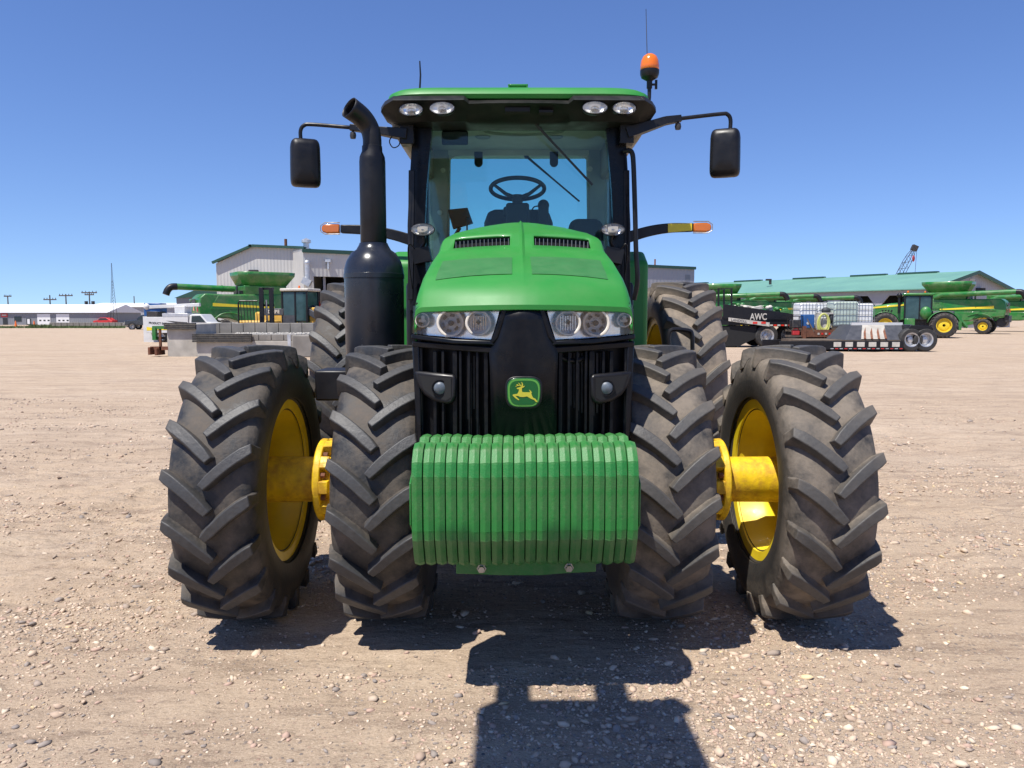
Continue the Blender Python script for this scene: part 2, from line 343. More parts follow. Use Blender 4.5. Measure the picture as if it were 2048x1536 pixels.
def ground_mat():
    m = bpy.data.materials.new('dirt'); m.use_nodes = True; n = m.node_tree; b = n.nodes['Principled BSDF']; L = n.links.new
    tc = n.nodes.new('ShaderNodeTexCoord')
    def noise(sc, det=8, ro=.6, vec=None):
        q = n.nodes.new('ShaderNodeTexNoise'); q.inputs['Scale'].default_value = sc; q.inputs['Detail'].default_value = det; q.inputs['Roughness'].default_value = ro
        L(vec or tc.outputs['Object'], q.inputs['Vector']); return q.outputs[0]
    def rng_(s, a, b_, c=0, d=1):
        q = n.nodes.new('ShaderNodeMapRange'); q.inputs[1].default_value = a; q.inputs[2].default_value = b_; q.inputs[3].default_value = c; q.inputs[4].default_value = d; L(s, q.inputs[0]); return q.outputs[0]
    def mixc(f, a, b_):
        q = n.nodes.new('ShaderNodeMix'); q.data_type = 'RGBA'; L(f, q.inputs[0])
        for k, s in ((6, a), (7, b_)):
            if isinstance(s, tuple): q.inputs[k].default_value = (*s, 1)
            else: L(s, q.inputs[k])
        return q.outputs[2]
    mp = n.nodes.new('ShaderNodeMapping'); mp.inputs['Scale'].default_value = (.55, 1.5, 1); L(tc.outputs['Object'], mp.inputs['Vector'])
    big = rng_(noise(.32, 5, .55, mp.outputs[0]), .35, .65); mid = rng_(noise(1.9, 8, .66, mp.outputs[0]), .35, .67); fine = rng_(noise(38, 6, .7), .3, .7)
    c = mixc(big, (.485, .365, .252), (.58, .462, .343)); c = mixc(mid, c, (.44, .332, .236)); 
    f2 = n.nodes.new('ShaderNodeMath'); f2.operation = 'MULTIPLY'; f2.inputs[1].default_value = .38; L(fine, f2.inputs[0])
    c = mixc(f2.outputs[0], c, (.32, .235, .17))
    mp2 = n.nodes.new('ShaderNodeMapping'); mp2.inputs['Scale'].default_value = (.30, 1.5, 1); L(tc.outputs['Object'], mp2.inputs['Vector'])
    s1 = rng_(noise(3.4, 12, .72, mp2.outputs[0]), .52, .62, 0, .65); c = mixc(s1, c, (.22, .158, .115))
    s2 = rng_(noise(.8, 12, .74, mp2.outputs[0]), .51, .64, 0, .6); c = mixc(s2, c, (.28, .205, .15))
    s3 = rng_(noise(15, 10, .7, mp.outputs[0]), .55, .65, 0, .7); c = mixc(s3, c, (.19, .14, .105))
    gr = rng_(noise(120, 4, .75), .36, .64); c = mixc(gr, (.30, .222, .158), c) if False else c
    gl = rng_(noise(105, 5, .8), .50, .66, 0, .75); c = mixc(gl, c, (.60, .485, .37))
    gd = rng_(noise(88, 5, .8, mp.outputs[0]), .52, .66, 0, .8); c = mixc(gd, c, (.215, .155, .112))
    # loose gravel fragments
    vo = n.nodes.new('ShaderNodeTexVoronoi'); vo.inputs['Scale'].default_value = 46; L(tc.outputs['Object'], vo.inputs['Vector'])
    sp = n.nodes.new('ShaderNodeSeparateColor'); L(vo.outputs['Color'], sp.inputs[0])
    cell = rng_(vo.outputs['Distance'], .32, .42, 1, 0)
    pick = rng_(sp.outputs[0], .62, .64)
    zone = rng_(noise(.9, 6, .6, mp.outputs[0]), .45, .62, .12, 1)
    a1 = n.nodes.new('ShaderNodeMath'); a1.operation = 'MULTIPLY'; L(cell, a1.inputs[0]); L(pick, a1.inputs[1])
    a2 = n.nodes.new('ShaderNodeMath'); a2.operation = 'MULTIPLY'; L(a1.outputs[0], a2.inputs[0]); L(zone, a2.inputs[1])
    pal = n.nodes.new('ShaderNodeValToRGB'); L(sp.outputs[1], pal.inputs[0]); pal.color_ramp.interpolation = 'CONSTANT'
    e = pal.color_ramp.elements; e[0].color = (.17, .15, .14, 1); e[1].position = .22; e[1].color = (.52, .41, .30, 1)
    for p_, c_ in ((.4, (.13, .13, .14)), (.55, (.40, .27, .20)), (.7, (.62, .53, .42)), (.85, (.26, .19, .15))): q = e.new(p_); q.color = (*c_, 1)
    c = mixc(a2.outputs[0], c, pal.outputs[0])
    L(c, b.inputs['Base Color']); b.inputs['Roughness'].default_value = .95; b.inputs['Specular IOR Level'].default_value = .15
    h1 = n.nodes.new('ShaderNodeMath'); h1.operation = 'MULTIPLY_ADD'; h1.inputs[1].default_value = .55; L(a2.outputs[0], h1.inputs[0]); L(noise(70, 8, .75), h1.inputs[2])
    bp = n.nodes.new('ShaderNodeBump'); bp.inputs['Strength'].default_value = .6; bp.inputs['Distance'].default_value = .016; L(h1.outputs[0], bp.inputs['Height'])
    h2 = noise(9, 8, .7, mp.outputs[0]); bp2 = n.nodes.new('ShaderNodeBump'); bp2.inputs['Strength'].default_value = .5; bp2.inputs['Distance'].default_value = .09; L(h2, bp2.inputs['Height'])
    L(bp2.outputs[0], bp.inputs['Normal']); L(bp.outputs[0], b.inputs['Normal'])
    return m
me.materials.append(ground_mat())
g = bpy.data.objects.new('ground', me); COL.objects.link(g); tag(g, 'bare tan dirt and gravel yard with dried wheel ruts', 'ground', kind='structure')

# loose stones lying on the dirt (uncountable)
def pebbles():
    bm = bmesh.new(); bmesh.ops.create_icosphere(bm, subdivisions=1, radius=1); bv = np.array([v.co[:] for v in bm.verts]); bf = np.array([[v.index for v in f.verts] for f in bm.faces]); bm.free()
    N = 165000
    y = 2.2 * np.exp(rng.random(N) * math.log(16 / 2.2)); x = (rng.random(N) * 2 - 1) * (y * .74 + .4)
    dens = .05 + 2.0 * np.clip(vnoise(x, y * 1.5, .8, 31) + .02, 0, 1) + .7 * np.clip(vnoise(x, y * 1.4, 3.1, 32), 0, 1)
    k = rng.random(N) < dens; x, y = x[k], y[k]; N = len(x)
    s = np.clip(np.exp(rng.normal(math.log(.0041), .58, N)), .0022, .024) * (1 + .05 * np.clip(y - 4, 0, 8))
    sc = np.stack([s * (1 + .9 * rng.random(N)), s * (.8 + .4 * rng.random(N)), s * (.45 + .35 * rng.random(N))], -1)
    a = rng.random(N) * 6.283; ca, sa = np.cos(a), np.sin(a)
    v = bv[None] * (1 + .62 * (rng.random((N, len(bv), 1)) - .5)) * sc[:, None]
    tl = rng.normal(0, .22, (N, 1)); v[..., 2] += v[..., 0] * tl
    vx = v[..., 0] * ca[:, None] - v[..., 1] * sa[:, None]; vy = v[..., 0] * sa[:, None] + v[..., 1] * ca[:, None]
    z = ground_h(x, y) + sc[:, 2] * .25
    co = np.stack([vx + x[:, None], vy + y[:, None], v[..., 2] + z[:, None]], -1).reshape(-1, 3)
    f = (bf[None] + (np.arange(N) * len(bv))[:, None, None]).reshape(-1, 3)
    pal = np.array([(.40, .29, .21), (.50, .39, .29), (.30, .21, .155), (.17, .155, .15), (.22, .175, .145), (.60, .50, .38), (.36, .23, .18), (.44, .33, .24), (.12, .115, .12), (.58, .44, .24)])
    c = pal[rng.choice(len(pal), N, p=[.19, .17, .13, .10, .11, .08, .08, .09, .03, .02])] * (.95 + .45 * rng.random((N, 1))); c = c * .68 + np.array((.47, .365, .27)) * .32
    me = bpy.data.meshes.new('gravel'); me.vertices.add(len(co)); me.vertices.foreach_set('co', co.astype(np.float32).ravel())
    me.loops.add(f.size); me.loops.foreach_set('vertex_index', f.ravel().astype(np.int32)); me.polygons.add(len(f))
    me.polygons.foreach_set('loop_start', np.arange(0, f.size, 3, dtype=np.int32)); me.polygons.foreach_set('loop_total', np.full(len(f), 3, np.int32)); me.update(calc_edges=True)
    at = me.color_attributes.new('stone', 'FLOAT_COLOR', 'POINT'); cc = np.ones((N, len(bv), 4), np.float32); cc[..., :3] = c[:, None]; at.data.foreach_set('color', cc.ravel())
    m = bpy.data.materials.new('stones'); m.use_nodes = True; n = m.node_tree; b = n.nodes['Principled BSDF']; q = n.nodes.new('ShaderNodeVertexColor'); q.layer_name = 'stone'
    n.links.new(q.outputs[0], b.inputs['Base Color']); b.inputs['Roughness'].default_value = .85; me.materials.append(m)
    o = bpy.data.objects.new('gravel', me); COL.objects.link(o); tag(o, 'loose pebbles and stone chips scattered over the dirt yard', 'gravel', kind='stuff')
pebbles()
# ================================================================ the big green tractor
TX, TY = .055, 4.37
TR = Vector((TX, TY, 0))
tr = thing('tractor', 'large green row-crop tractor with dual front wheels and a rack of green front weights', 'tractor', TR)
def part(m, name, mt, parent=tr, **k):
    MB.org = TR; o = m.build(name, mt, parent, **k); MB.org = Vector((0, 0, 0)); return o

# ---------------- wheels
def tyre_mesh(name, R, W, rimR, n, lh, matn, nseg=96, lw=.025, st=7):
    m = MB(); hw = W / 2; Rc = R - lh
    prof = [(0, Rc), (.5 * hw, Rc - .004), (.8 * hw, Rc - .014), (.95 * hw, Rc - .032), (1.03 * hw, Rc - .07), (1.08 * hw, rimR + .55 * (Rc - rimR)), (1.07 * hw, rimR + .33 * (Rc - rimR)),
            (1.0 * hw, rimR + .13 * (Rc - rimR)), (.93 * hw, rimR + .055), (.925 * hw, rimR + .04), (.88 * hw, rimR + .03), (.86 * hw, rimR + .018), (.82 * hw, rimR + .012), (.80 * hw, rimR - .03)]
    px = [p[0] for p in prof[:6]]; pr = [p[1] for p in prof[:6]]
    full = [(r, -x) for x, r in prof[::-1]] + [(r, x) for x, r in prof[1:]]
    m.lathe(full, nseg, 'x')
    for s in (-1, 1):
        for i in range(n):
            th0 = 2 * math.pi * (i + (.25 if s > 0 else -.25)) / n
            rings = []
            ts = [-.07] + list(np.linspace(0, 1, st))
            A = .86 * hw * 1.08
            fc = lambda t: A * (.72 * t + .28 * t * t)
            jw = random.uniform(.92, 1.08); th0 += random.uniform(-.006, .006)
            for q, t in enumerate(ts):
                tt = max(t, 0); ax = hw * (1.02 - 1.09 * tt); c = fc(tt)
                da, dc = -1.09 * hw, A * (.72 + .56 * tt); l = math.hypot(da, dc); nn = (-dc / l, da / l)
                rb = float(np.interp(min(abs(ax), 1.03 * hw), px, pr)) - .012
                rt = R - .010 * (ax / hw) ** 2
                if q == 0: ax, rb, rt = hw * 1.085, Rc - .17 * (Rc - rimR) - .03, Rc - .16 * (Rc - rimR)
                if q == 1: rt -= .006
                wt, wb = lw * jw * (1.0 + .25 * (1 - tt)), lw * jw * (1.5 + .3 * (1 - tt))
                if q == len(ts) - 1: wt *= .8; wb *= .85; 
                ring = []
                for w_, r_ in ((-wb, rb), (-wt, rt), (wt, rt), (wb, rb)):
                    a2, c2 = ax + nn[0] * w_, c + nn[1] * w_
                    if q == 0: a2 = ax
                    if q == 1: a2 = ax + nn[0] * w_ * .35
                    th = th0 - c2 / R
                    ring.append((s * a2, -r_ * math.cos(th), r_ * math.sin(th)))
                rings.append(ring)
            m.loft(rings, closed=True, caps=True)
    return m.mesh(name, matn, 38)
def rim_mesh(name, rimR, hw, disc_x, matn, hub=.13, drop=.05):
    m = MB(); e = hw * .86; f = .030
    prof = [(rimR + f, -e - .006), (rimR + f, -e + .004), (rimR - .002, -e + .016), (rimR - .004, -e * .72), (rimR - .018, -e * .66), (rimR - .02, -e * .35), (rimR - drop, -e * .22), (rimR - drop, e * .22),
            (rimR - .02, e * .38), (rimR - .018, e * .66), (rimR - .004, e * .72), (rimR - .002, e - .016), (rimR + f, e - .004), (rimR + f, e + .006), (rimR - .02, e), (rimR - .035, e * .5), (rimR - drop - .012, e * .2),
            (rimR - drop - .012, -e * .2), (rimR - .035, -e * .5), (rimR - .02, -e)]
    m.lathe(prof, 72, 'x', closed=True)
    d = disc_x
    m.lathe([(rimR - .03, d - .006), (rimR - .075, d - .01), (rimR * .72, d + .03), (rimR * .62, d + .05), (hub, d + .05), (hub, d + .065), (rimR * .62, d + .065), (rimR * .72, d + .045), (rimR - .075, d + .006), (rimR - .03, d + .008)], 56, 'x', closed=True)
    return m.mesh(name, matn, 30)
FR, FW, FRIM = .775, .42, .43
RR, RW, RRIM = 1.02, .49, .64
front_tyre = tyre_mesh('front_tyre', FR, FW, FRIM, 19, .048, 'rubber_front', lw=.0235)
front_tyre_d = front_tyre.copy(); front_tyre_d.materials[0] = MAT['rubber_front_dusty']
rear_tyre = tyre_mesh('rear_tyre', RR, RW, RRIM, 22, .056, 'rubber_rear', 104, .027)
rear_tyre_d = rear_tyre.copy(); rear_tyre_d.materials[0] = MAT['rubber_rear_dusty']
front_rim = rim_mesh('front_rim', FRIM, FW / 2, .115, 'yellow')
rear_rim = rim_mesh('rear_rim', RRIM, RW / 2, .12, 'yellow')
def wheel(x, y, R, tm, rm, label, outer_disc, spin):
    w = obj_from(rm, 'wheel', tr, (x, y, R - .012)); w['label'] = label
    w.scale = (1 if outer_disc > 0 else -1, 1, 1)
    t = obj_from(tm, 'tyre', w, rot=(spin, 0, 0)); 
    b = t.modifiers.new('bevel', 'BEVEL'); b.width = .009; b.segments = 3; b.limit_method = 'ANGLE'; b.angle_limit = R_(40)
    return w
for sx, lb in ((-1, 'left'), (1, 'right')):
    wi = wheel(sx * .735, 0, FR, front_tyre if sx < 0 else front_tyre_d, front_rim, f'inner front wheel on the {lb} of the photograph', sx, .10 if sx < 0 else .02)
    wo_ = wheel(sx * 1.53, 0, FR, front_tyre if sx < 0 else front_tyre_d, front_rim, f'outer dual front wheel on the {lb} with yellow dished rim', sx, .17 if sx < 0 else .06)
    # drum spacer between the pair: barrel, flange and bolts
    h = MB(); h.lathe([(.128, -.47), (.132, .14)], 40, 'x'); o = h.build('drum_spacer', 'yellow_rust', wo_); 
    h = MB(); h.lathe([(.135, -.41), (.165, -.405), (.17, -.37), (.232, -.362), (.236, -.33), (.225, -.322), (.15, -.32), (.135, -.36)][::-1], 40, 'x', closed=True)
    for k in range(10):
        a = 2 * math.pi * k / 10; h.obox((-.385, .205 * math.cos(a), .205 * math.sin(a)), (.05, .055, .07), (a, 0, 0))
    fl = h.build('flange', 'yellow_rust', wo_, bevel=.004); fl.location.x = -.055
    for k in range(10):
        a = 2 * math.pi * (k + .5) / 10; b = MB(); b.lathe([(.0, -.39), (.017, -.39), (.017, -.36), (0, -.36)], 6, 'x', c=(-.055, .20 * math.cos(a), .20 * math.sin(a))); b.build('bolt', 'rust', wo_)
    v = MB(); v.cyl((-.02, 0, .40), (-.05, -.03, .345), .006); v.cyl((-.05, -.03, .345), (-.075, -.035, .33), .010); v.build('valve_stem', 'dark_metal', wo_)
    wheel(sx * 1.535, 3.05, RR, rear_tyre if sx < 0 else rear_tyre_d, rear_rim, f'tall rear wheel on the {lb} behind the front duals', sx, .05)
    wheel(sx * .80, 3.05, RR, rear_tyre, rear_rim, f'inner rear wheel on the {lb} under the fender', sx, .12)

# ---------------- chassis and axle
m = MB(); m.box(-.5, .6, 4.22, 4.52, .60, .92); m.tube([(-.66, 4.37, .76), (.78, 4.37, .76)], .14, 16); part(m, 'front_axle', 'dark_metal', bevel=.02)
m = MB(); m.box(-.24, .35, 3.75, 7.9, .62, 1.10); m.box(-.42, .53, 6.6, 8.1, .75, 1.6); m.tube([(-.7, 7.42, 1.0), (.8, 7.42, 1.0)], .17, 16); part(m, 'chassis', 'dark_metal', bevel=.02)

# ---------------- hood
def hood_row(y, zt, w, chev, drop, zlow):
    crown = float(np.interp(y, (3.9, 4.2, 4.4, 4.85, 5.05), (.012, .022, .032, .055, .065))); rk_ = float(np.interp(y, (3.70, 3.85, 4.2), (0, .35, 1)))
    fr = [0, .012, .03, .11, .14, .3, .5, .66, .74, .8, .86, .92]
    pts = []
    for f in fr:
        z = zt - crown * f * f + rk_ * (.012 if f == 0 else .008 if f == .012 else 0)
        pts.append((f * w, z))
    x0, z0 = pts[-1]
    for a in (20, 45, 70, 90): pts.append((x0 + (w - x0) * math.sin(R_(a)), z0 - drop * (1 - math.cos(R_(a)))))
    pts.append((w + .004, z0 - drop - .05)); pts.append((w + .004, zlow))
    yy = lambda x: y + chev * (abs(x) / w) ** 1.85
    L_ = [(TX - x, yy(x), z) for x, z in pts[::-1]]; R2 = [(TX + x, yy(x), z) for x, z in pts[1:]]
    return L_ + R2
HR = [  # y, top z, half width, chevron, shoulder drop, lower edge
    (3.565, 1.722, .500, .125, .03, 1.66), (3.545, 1.730, .514, .125, .03, 1.66), (3.545, 1.752, .517, .125, .035, 1.64), (3.575, 1.790, .518, .12, .045, 1.60), (3.605, 1.826, .517, .115, .06, 1.55), (3.66, 1.862, .515, .10, .075, 1.5), (3.80, 1.922, .511, .08, .09, 1.45),
    (4.02, 2.000, .500, .06, .10, 1.4), (4.20, 2.062, .484, .045, .11, 1.4), (4.27, 2.088, .476, .04, .11, 1.4), (4.335, 2.148, .468, .035, .12, 1.4), (4.40, 2.172, .46, .03, .12, 1.4), (4.62, 2.228, .425, .02, .11, 1.4), (4.85, 2.275, .375, .0, .10, 1.4), (5.02, 2.300, .335, 0, .09, 1.4), (5.28, 2.31, .33, 0, .09, 1.4)]
rows = [hood_row(*r) for r in HR]
NC = len(rows[0]); mid = NC // 2
vent_cols = {mid + s * k for s in (1,) for k in range(4, 9)} | {mid - 1 - k for k in range(4, 9)}
m = MB(); m.loft(rows, closed=False, caps=False, skip=lambda i, k: i == 9 and k in vent_cols)
hood = part(m, 'hood', 'green', smooth=28)
sm = hood.modifiers.new('thick', 'SOLIDIFY'); sm.thickness = .012; sm.offset = -1
# air vents in the hood: black tray with upright fins
for s in (-1, 1):
    cols = range(mid + 4, mid + 10) if s > 0 else range(mid - 9, mid - 3)
    top_ = [Vector(rows[10][k]) + Vector((0, .012, -.006)) for k in cols]; bot_ = [Vector(rows[10][k]) + Vector((0, .012, -.10)) for k in cols]; frt = [Vector(rows[9][k]) + Vector((0, -.01, -.03)) for k in cols]
    m = MB(); m.loft([top_, bot_, frt], closed=False, caps=False)
    vt = part(m, 'hood_vent', 'hole')
    for k in range(14):
        xf = TX + s * (.075 + .29 * k / 13); f = MB(); zf = 2.128 - .03 * ((xf - TX) / .46) ** 2; f.box(xf - .0012, xf + .0012, 4.30, 4.335, 2.05, zf); part(f, 'fin', 'cage', vt)
# worn matt rectangles where decals were
def hood_at(x, y):
    f = abs(x - TX)
    for a, b in zip(HR[:-1], HR[1:]):
        ya, yb = a[0] + a[3] * (f / a[2]) ** 1.85, b[0] + b[3] * (f / b[2]) ** 1.85
        if ya <= y <= yb and b[0] > a[0]:
            t = (y - ya) / (yb - ya); za = a[1] - .0125 * (f / a[2]) ** 2; zb = b[1] - .016 * (f / b[2]) ** 2 if b[0] > 3.95 else b[1] - .0125 * (f / b[2]) ** 2
            return za + (zb - za) * t
    return 2.0
for s in (-1, 1):
    g_ = []; A = [(.055, .428, 3.75), (.055, .415, 4.02)] if s < 0 else [(.042, .412, 3.75), (.038, .405, 4.03)]
    for i in range(9):
        t = i / 8; xa = A[0][0] + (A[1][0] - A[0][0]) * t; xb = A[0][1] + (A[1][1] - A[0][1]) * t; y = A[0][2] + (A[1][2] - A[0][2]) * t
        g_.append([(TX + s * (xa + (xb - xa) * k / 8), y + .02 * k / 8, hood_at(TX + s * (xa + (xb - xa) * k / 8), y + .02 * k / 8) + .0035) for k in range(9)])
    m = MB(); m.loft(g_, closed=False, caps=False); part(m, 'worn_patch', 'green_faded')

# ---------------- nose: dark frame, grille, headlights
def nose_y(x): return 3.565 + .118 * (abs(x - TX) / .515) ** 1.7
def N(u, v, off=0.):
    Y = 3.6
    for _ in range(4): p = P(u, v, Y); Y = nose_y(p.x) + off
    return P(u, v, Y)
def sheet(us, vs, off, name, mt, parent=tr, thick=.02, **k):
    m = MB(); m.loft([[N(u, v, off) for u in us] for v in vs], closed=False, caps=False); o = part(m, name, mt, parent, **k)
    s_ = o.modifiers.new('thick', 'SOLIDIFY'); s_.thickness = thick; s_.offset = 0; return o
us = list(np.linspace(832, 1262, 25))
core = sheet(us, np.linspace(640, 940, 8), .075, 'radiator_screen', 'black_grille', thick=.02)
# side shells that close the nose towards the hood flanks
for s in (-1, 1):
    m = MB(); x = TX + s * .505
    m.loft([[(x, 3.69, z), (x + s * .008, 3.9, z), (x + s * .004, 4.3, z)] for z in (1.72, 1.5, 1.3, 1.1, .95)], closed=False, caps=False)
    o = part(m, 'side_shield', 'black_plastic'); q = o.modifiers.new('t', 'SOLIDIFY'); q.thickness = .02
fr = core
# lower nose frame: band under the headlights, sides, and lower rail
def strip(poly, off, name, mt, d=.03, bevel=.006, parent=tr):
    m = MB(); top = [N(u, v, off) for u, v in poly]; m.prism(top, (0, d, 0)); return part(m, name, mt, parent, bevel=bevel)
strip([(832, 605), (930, 611), (1046, 617), (1160, 611), (1260, 605), (1260, 611), (1160, 619), (1090, 624), (1004, 624), (930, 618), (832, 611)], .004, 'hood_gasket', 'black_plastic', .04, .003)
for s, e in ((-1, 'left'), (1, 'right')):
    mir = (lambda pts: pts) if s < 0 else (lambda pts: [(2093 - u, v) for u, v in pts])
    # frame around the headlights (closed ring built from four bars)
    strip(mir([(823, 668), (905, 678), (984, 681), (990, 692), (980, 690), (905, 688), (822, 678)]), -.012, 'headlight_frame', 'black_gloss', .05)
    strip(mir([(1003, 618), (1014, 618), (996, 676), (984, 690), (975, 688), (986, 672)]), -.012, 'headlight_frame', 'black_gloss', .05)
    strip(mir([(824, 682), (984, 694), (1000, 680), (1006, 690), (992, 704), (975, 706), (824, 694)]), -.006, 'nose_band', 'black_gloss', .05)
    strip(mir([(824, 690), (838, 690), (845, 905), (834, 905)]), -.002, 'nose_side', 'black_gloss', .09, .008)
    # upright slats with the screen seen between them
    for k, (ua, w_) in enumerate(((866, 7), (883, 5), (905, 9), (918, 5), (936, 4), (952, 5), (968, 8))):
        strip(mir([(ua, 702), (ua + w_, 702), (ua + w_ + 1, 905), (ua + 1, 905)]), .012, 'grille_slat', 'black_grille', .035, .003)
    # work-light pod in the grille corner
    ring = mir([(828, 742), (870, 746), (905, 749), (912, 754), (911, 792), (905, 806), (893, 809), (868, 803), (848, 790), (834, 770)])
    pod = strip(ring, -.012, 'lamp_pod', 'black_plastic', .045, .012)
    inner = mir([(838, 751), (902, 757), (902, 795), (892, 801), (868, 795), (848, 780)])
    strip(inner, -.0145, 'pod_recess', 'hole', .004, 0, pod)
    c = N(*mir([(880, 776)])[0], -.014); m = MB(); m.lathe([(.0, -.014), (.018, -.012), (.029, -.004), (.033, .004)], 24, 'y', c=c); part(m, 'lamp_lens', 'fog_lens', pod)
    m = MB(); m.lathe([(.033, -.006), (.039, -.006), (.039, .006), (.033, .006)], 28, 'y', c=c, closed=True); part(m, 'lamp_rim', 'black_gloss', pod)
# glossy central panel with emblem
cp = sheet(list(np.linspace(0, 1, 9)), [0], 0, 'tmp', 'hole') if False else None
m = MB(); rws = []
for v, ul, ur in ((617, 1008, 1088), (640, 1003, 1092), (668, 995, 1099), (690, 985, 1109), (706, 978, 1116), (740, 980, 1115), (905, 984, 1112)):
    rws.append([N(ul + (ur - ul) * k / 8, v, -.008 - .008 * math.sin(math.pi * k / 8)) for k in range(9)])
m.loft(rws, closed=False, caps=False); cp = part(m, 'nose_panel', 'black_gloss'); q = cp.modifiers.new('t', 'SOLIDIFY'); q.thickness = .03; q.offset = -1
ez = lambda x, y: (980 + x / 14.63, 730 + y / 14.63)
def emb(pts, off, name, mt, parent, d=.006, bevel=0):
    m = MB(); Yc = 3.565 + off; m.prism([P(*ez(x, y), Yc) for x, y in pts], (0, d, 0)); return part(m, name, mt, parent, bevel=bevel, smooth=30)
def shield(rx, ry, n=40, cy=810):
    o = []
    for k in range(n):
        a = 2 * math.pi * k / n; c, s = math.cos(a), math.sin(a); y = math.copysign(abs(s) ** .62, s) * ry; tp = 1 + .05 * (-y / ry)
        o.append((990 + math.copysign(abs(c) ** .52, c) * rx * (1 - .03 * y / ry), cy + y))
    return o
E0 = emb(shield(545, 482), -.034, 'emblem', 'black_plastic', tr, .02, .004)
emb(shield(492, 432), -.038, 'emblem_rim', 'emblem_green', E0, .006, .002)
emb(shield(462, 402), -.0395, 'emblem_border', 'emblem_edge', E0, .003)
emb(shield(414, 355), -.041, 'emblem_field', 'emblem_green', E0, .003)
deer = [(775, 678), (830, 660), (900, 640), (930, 600), (960, 620), (1025, 612), (985, 655), (940, 672), (930, 740), (945, 795), (1100, 800), (1175, 800), (1145, 722), (1200, 765), (1228, 815), (1205, 822), (1230, 900), (1265, 960), (1330, 990),
        (1375, 1050), (1388, 1082), (1345, 1080), (1290, 1022), (1200, 988), (1130, 948), (1085, 918), (980, 938), (880, 932), (820, 906), (740, 900), (800, 960), (860, 1020), (830, 1030), (760, 982), (700, 932), (658, 885), (680, 865), (800, 845), (830, 790), (855, 712), (800, 705)]
ant1 = [(908, 640), (885, 604), (800, 612), (745, 642), (752, 620), (795, 596), (766, 562), (805, 566), (850, 592), (868, 582), (820, 512), (858, 535), (896, 580), (925, 608)]
ant2 = [(935, 612), (922, 585), (935, 552), (905, 492), (950, 524), (968, 570), (962, 622)]
emb(deer, -.0425, 'leaping_deer', 'emblem_yellow', E0, .003); emb(ant1, -.0425, 'antler', 'emblem_yellow', E0, .003); emb(ant2, -.0423, 'antler', 'emblem_yellow', E0, .003)
# small intake hose and cooler fins glimpsed behind the right grille
m = MB(); m.tube(cr([N(1112, 700, .05), N(1125, 716, .05), N(1150, 722, .05), N(1178, 712, .05)]), .012, 10); part(m, 'hose', 'black_plastic')
for k in range(9):
    u = 1141 + 7.6 * k; m = MB(); m.bar(N(u, 706, .055), N(u, 836 - abs(k - 5) * 5, .055), .0035, .01); part(m, 'cooler_fin', 'dark_metal')
for k in range(4):
    u = 936 + 6 * k; m = MB(); m.bar(N(u, 712 + 14 * (k % 2), .055), N(u, 838 - 10 * (k % 3), .055), .003, .01); part(m, 'cooler_fin', 'dark_metal')

# headlight clusters
for s, nm in ((-1, 'headlight cluster on the left with three round lamps'), (1, 'headlight cluster on the right with three round lamps')):
    mir = (lambda pts: pts) if s < 0 else (lambda pts: [(2093 - u, v) for u, v in pts])
    poly = mir([(826, 611), (880, 615), (940, 619), (999, 621), (992, 648), (982, 679), (940, 678), (905, 676), (860, 671), (825, 667)])
    m = MB(); back = [N(u, v, .05) for u, v in poly]; m.add(back, [tuple(range(len(back)))])
    front = [N(u, v, .002) for u, v in poly]; n_ = len(poly); m.add(back + front, [(i, (i + 1) % n_, n_ + (i + 1) % n_, n_ + i) for i in range(n_)])
    hl = part(m, 'headlight', 'chrome_soft', smooth=20); hl['label'] = nm
    for (u, v, r, big) in ((845, 640, .036, 0), (901, 646, .066, 1), (957, 646, .062, 2)):
        (uu, vv), = mir([(u, v)]); c = N(uu, vv, .012)
        m = MB(); prof = [(r * 1.0, -.006), (r * 1.0, .004), (r * .8, .012), (r * .78, -.006), (r * .84, -.012), (r * .95, -.012)]
        sx_ = .8 if big == 0 else 1
        m.lathe(prof, 36, 'y', c=c, closed=True); rg = part(m, 'lamp_ring', 'lamp_ring', hl)
        m = MB(); m.lathe([(r * .8, -.002), (r * .72, .018), (r * .5, .032), (r * .2, .038), (0.0005, .038)], 32, 'y', c=c); part(m, 'reflector', 'reflector', hl)
        if big == 1:
            m = MB(); 
            for a in range(6):
                t = a * math.pi / 3 + .3; m.obox(c + Vector((r * .55 * math.cos(t), .012, r * .55 * math.sin(t))), (.012, .006, .022), (0, -t, 0))
            part(m, 'reflector_step', 'dark_metal', hl)
            m = MB(); m.lathe([(.0005, -.004), (.010, -.004), (.013, .002), (.013, .03)], 16, 'y', c=c); part(m, 'bulb', 'dark_metal', hl)
        elif big == 2:
            m = MB(); 
            for k in range(7): m.box(c.x - .036 + k * .0115, c.x - .034 + k * .0115, c.y + .0, c.y + .012, c.z - .034, c.z + .034)
            part(m, 'lens_rib', 'chrome', hl)
            m = MB(); m.obox(c + Vector((0, -.004, .004)), (.019, .006, .019), (0, R_(45), 0)); m.box(c.x - .018, c.x + .018, c.y - .004, c.y + .004, c.z + .033, c.z + .042); part(m, 'bulb', 'dark_metal', hl)
        else:
            m = MB(); m.box(c.x - .018, c.x + .016, c.y - .002, c.y + .01, c.z - .010, c.z + .002); m.box(c.x - .006, c.x + .010, c.y - .004, c.y + .006, c.z - .003, c.z + .02); part(m, 'bulb', 'dirty_white', hl)
    m = MB(); ring_ = [N(u, v, -.010) for u, v in poly]; m.prism(ring_, (0, .003, 0)); part(m, 'cover', 'clear', hl, smooth=None)

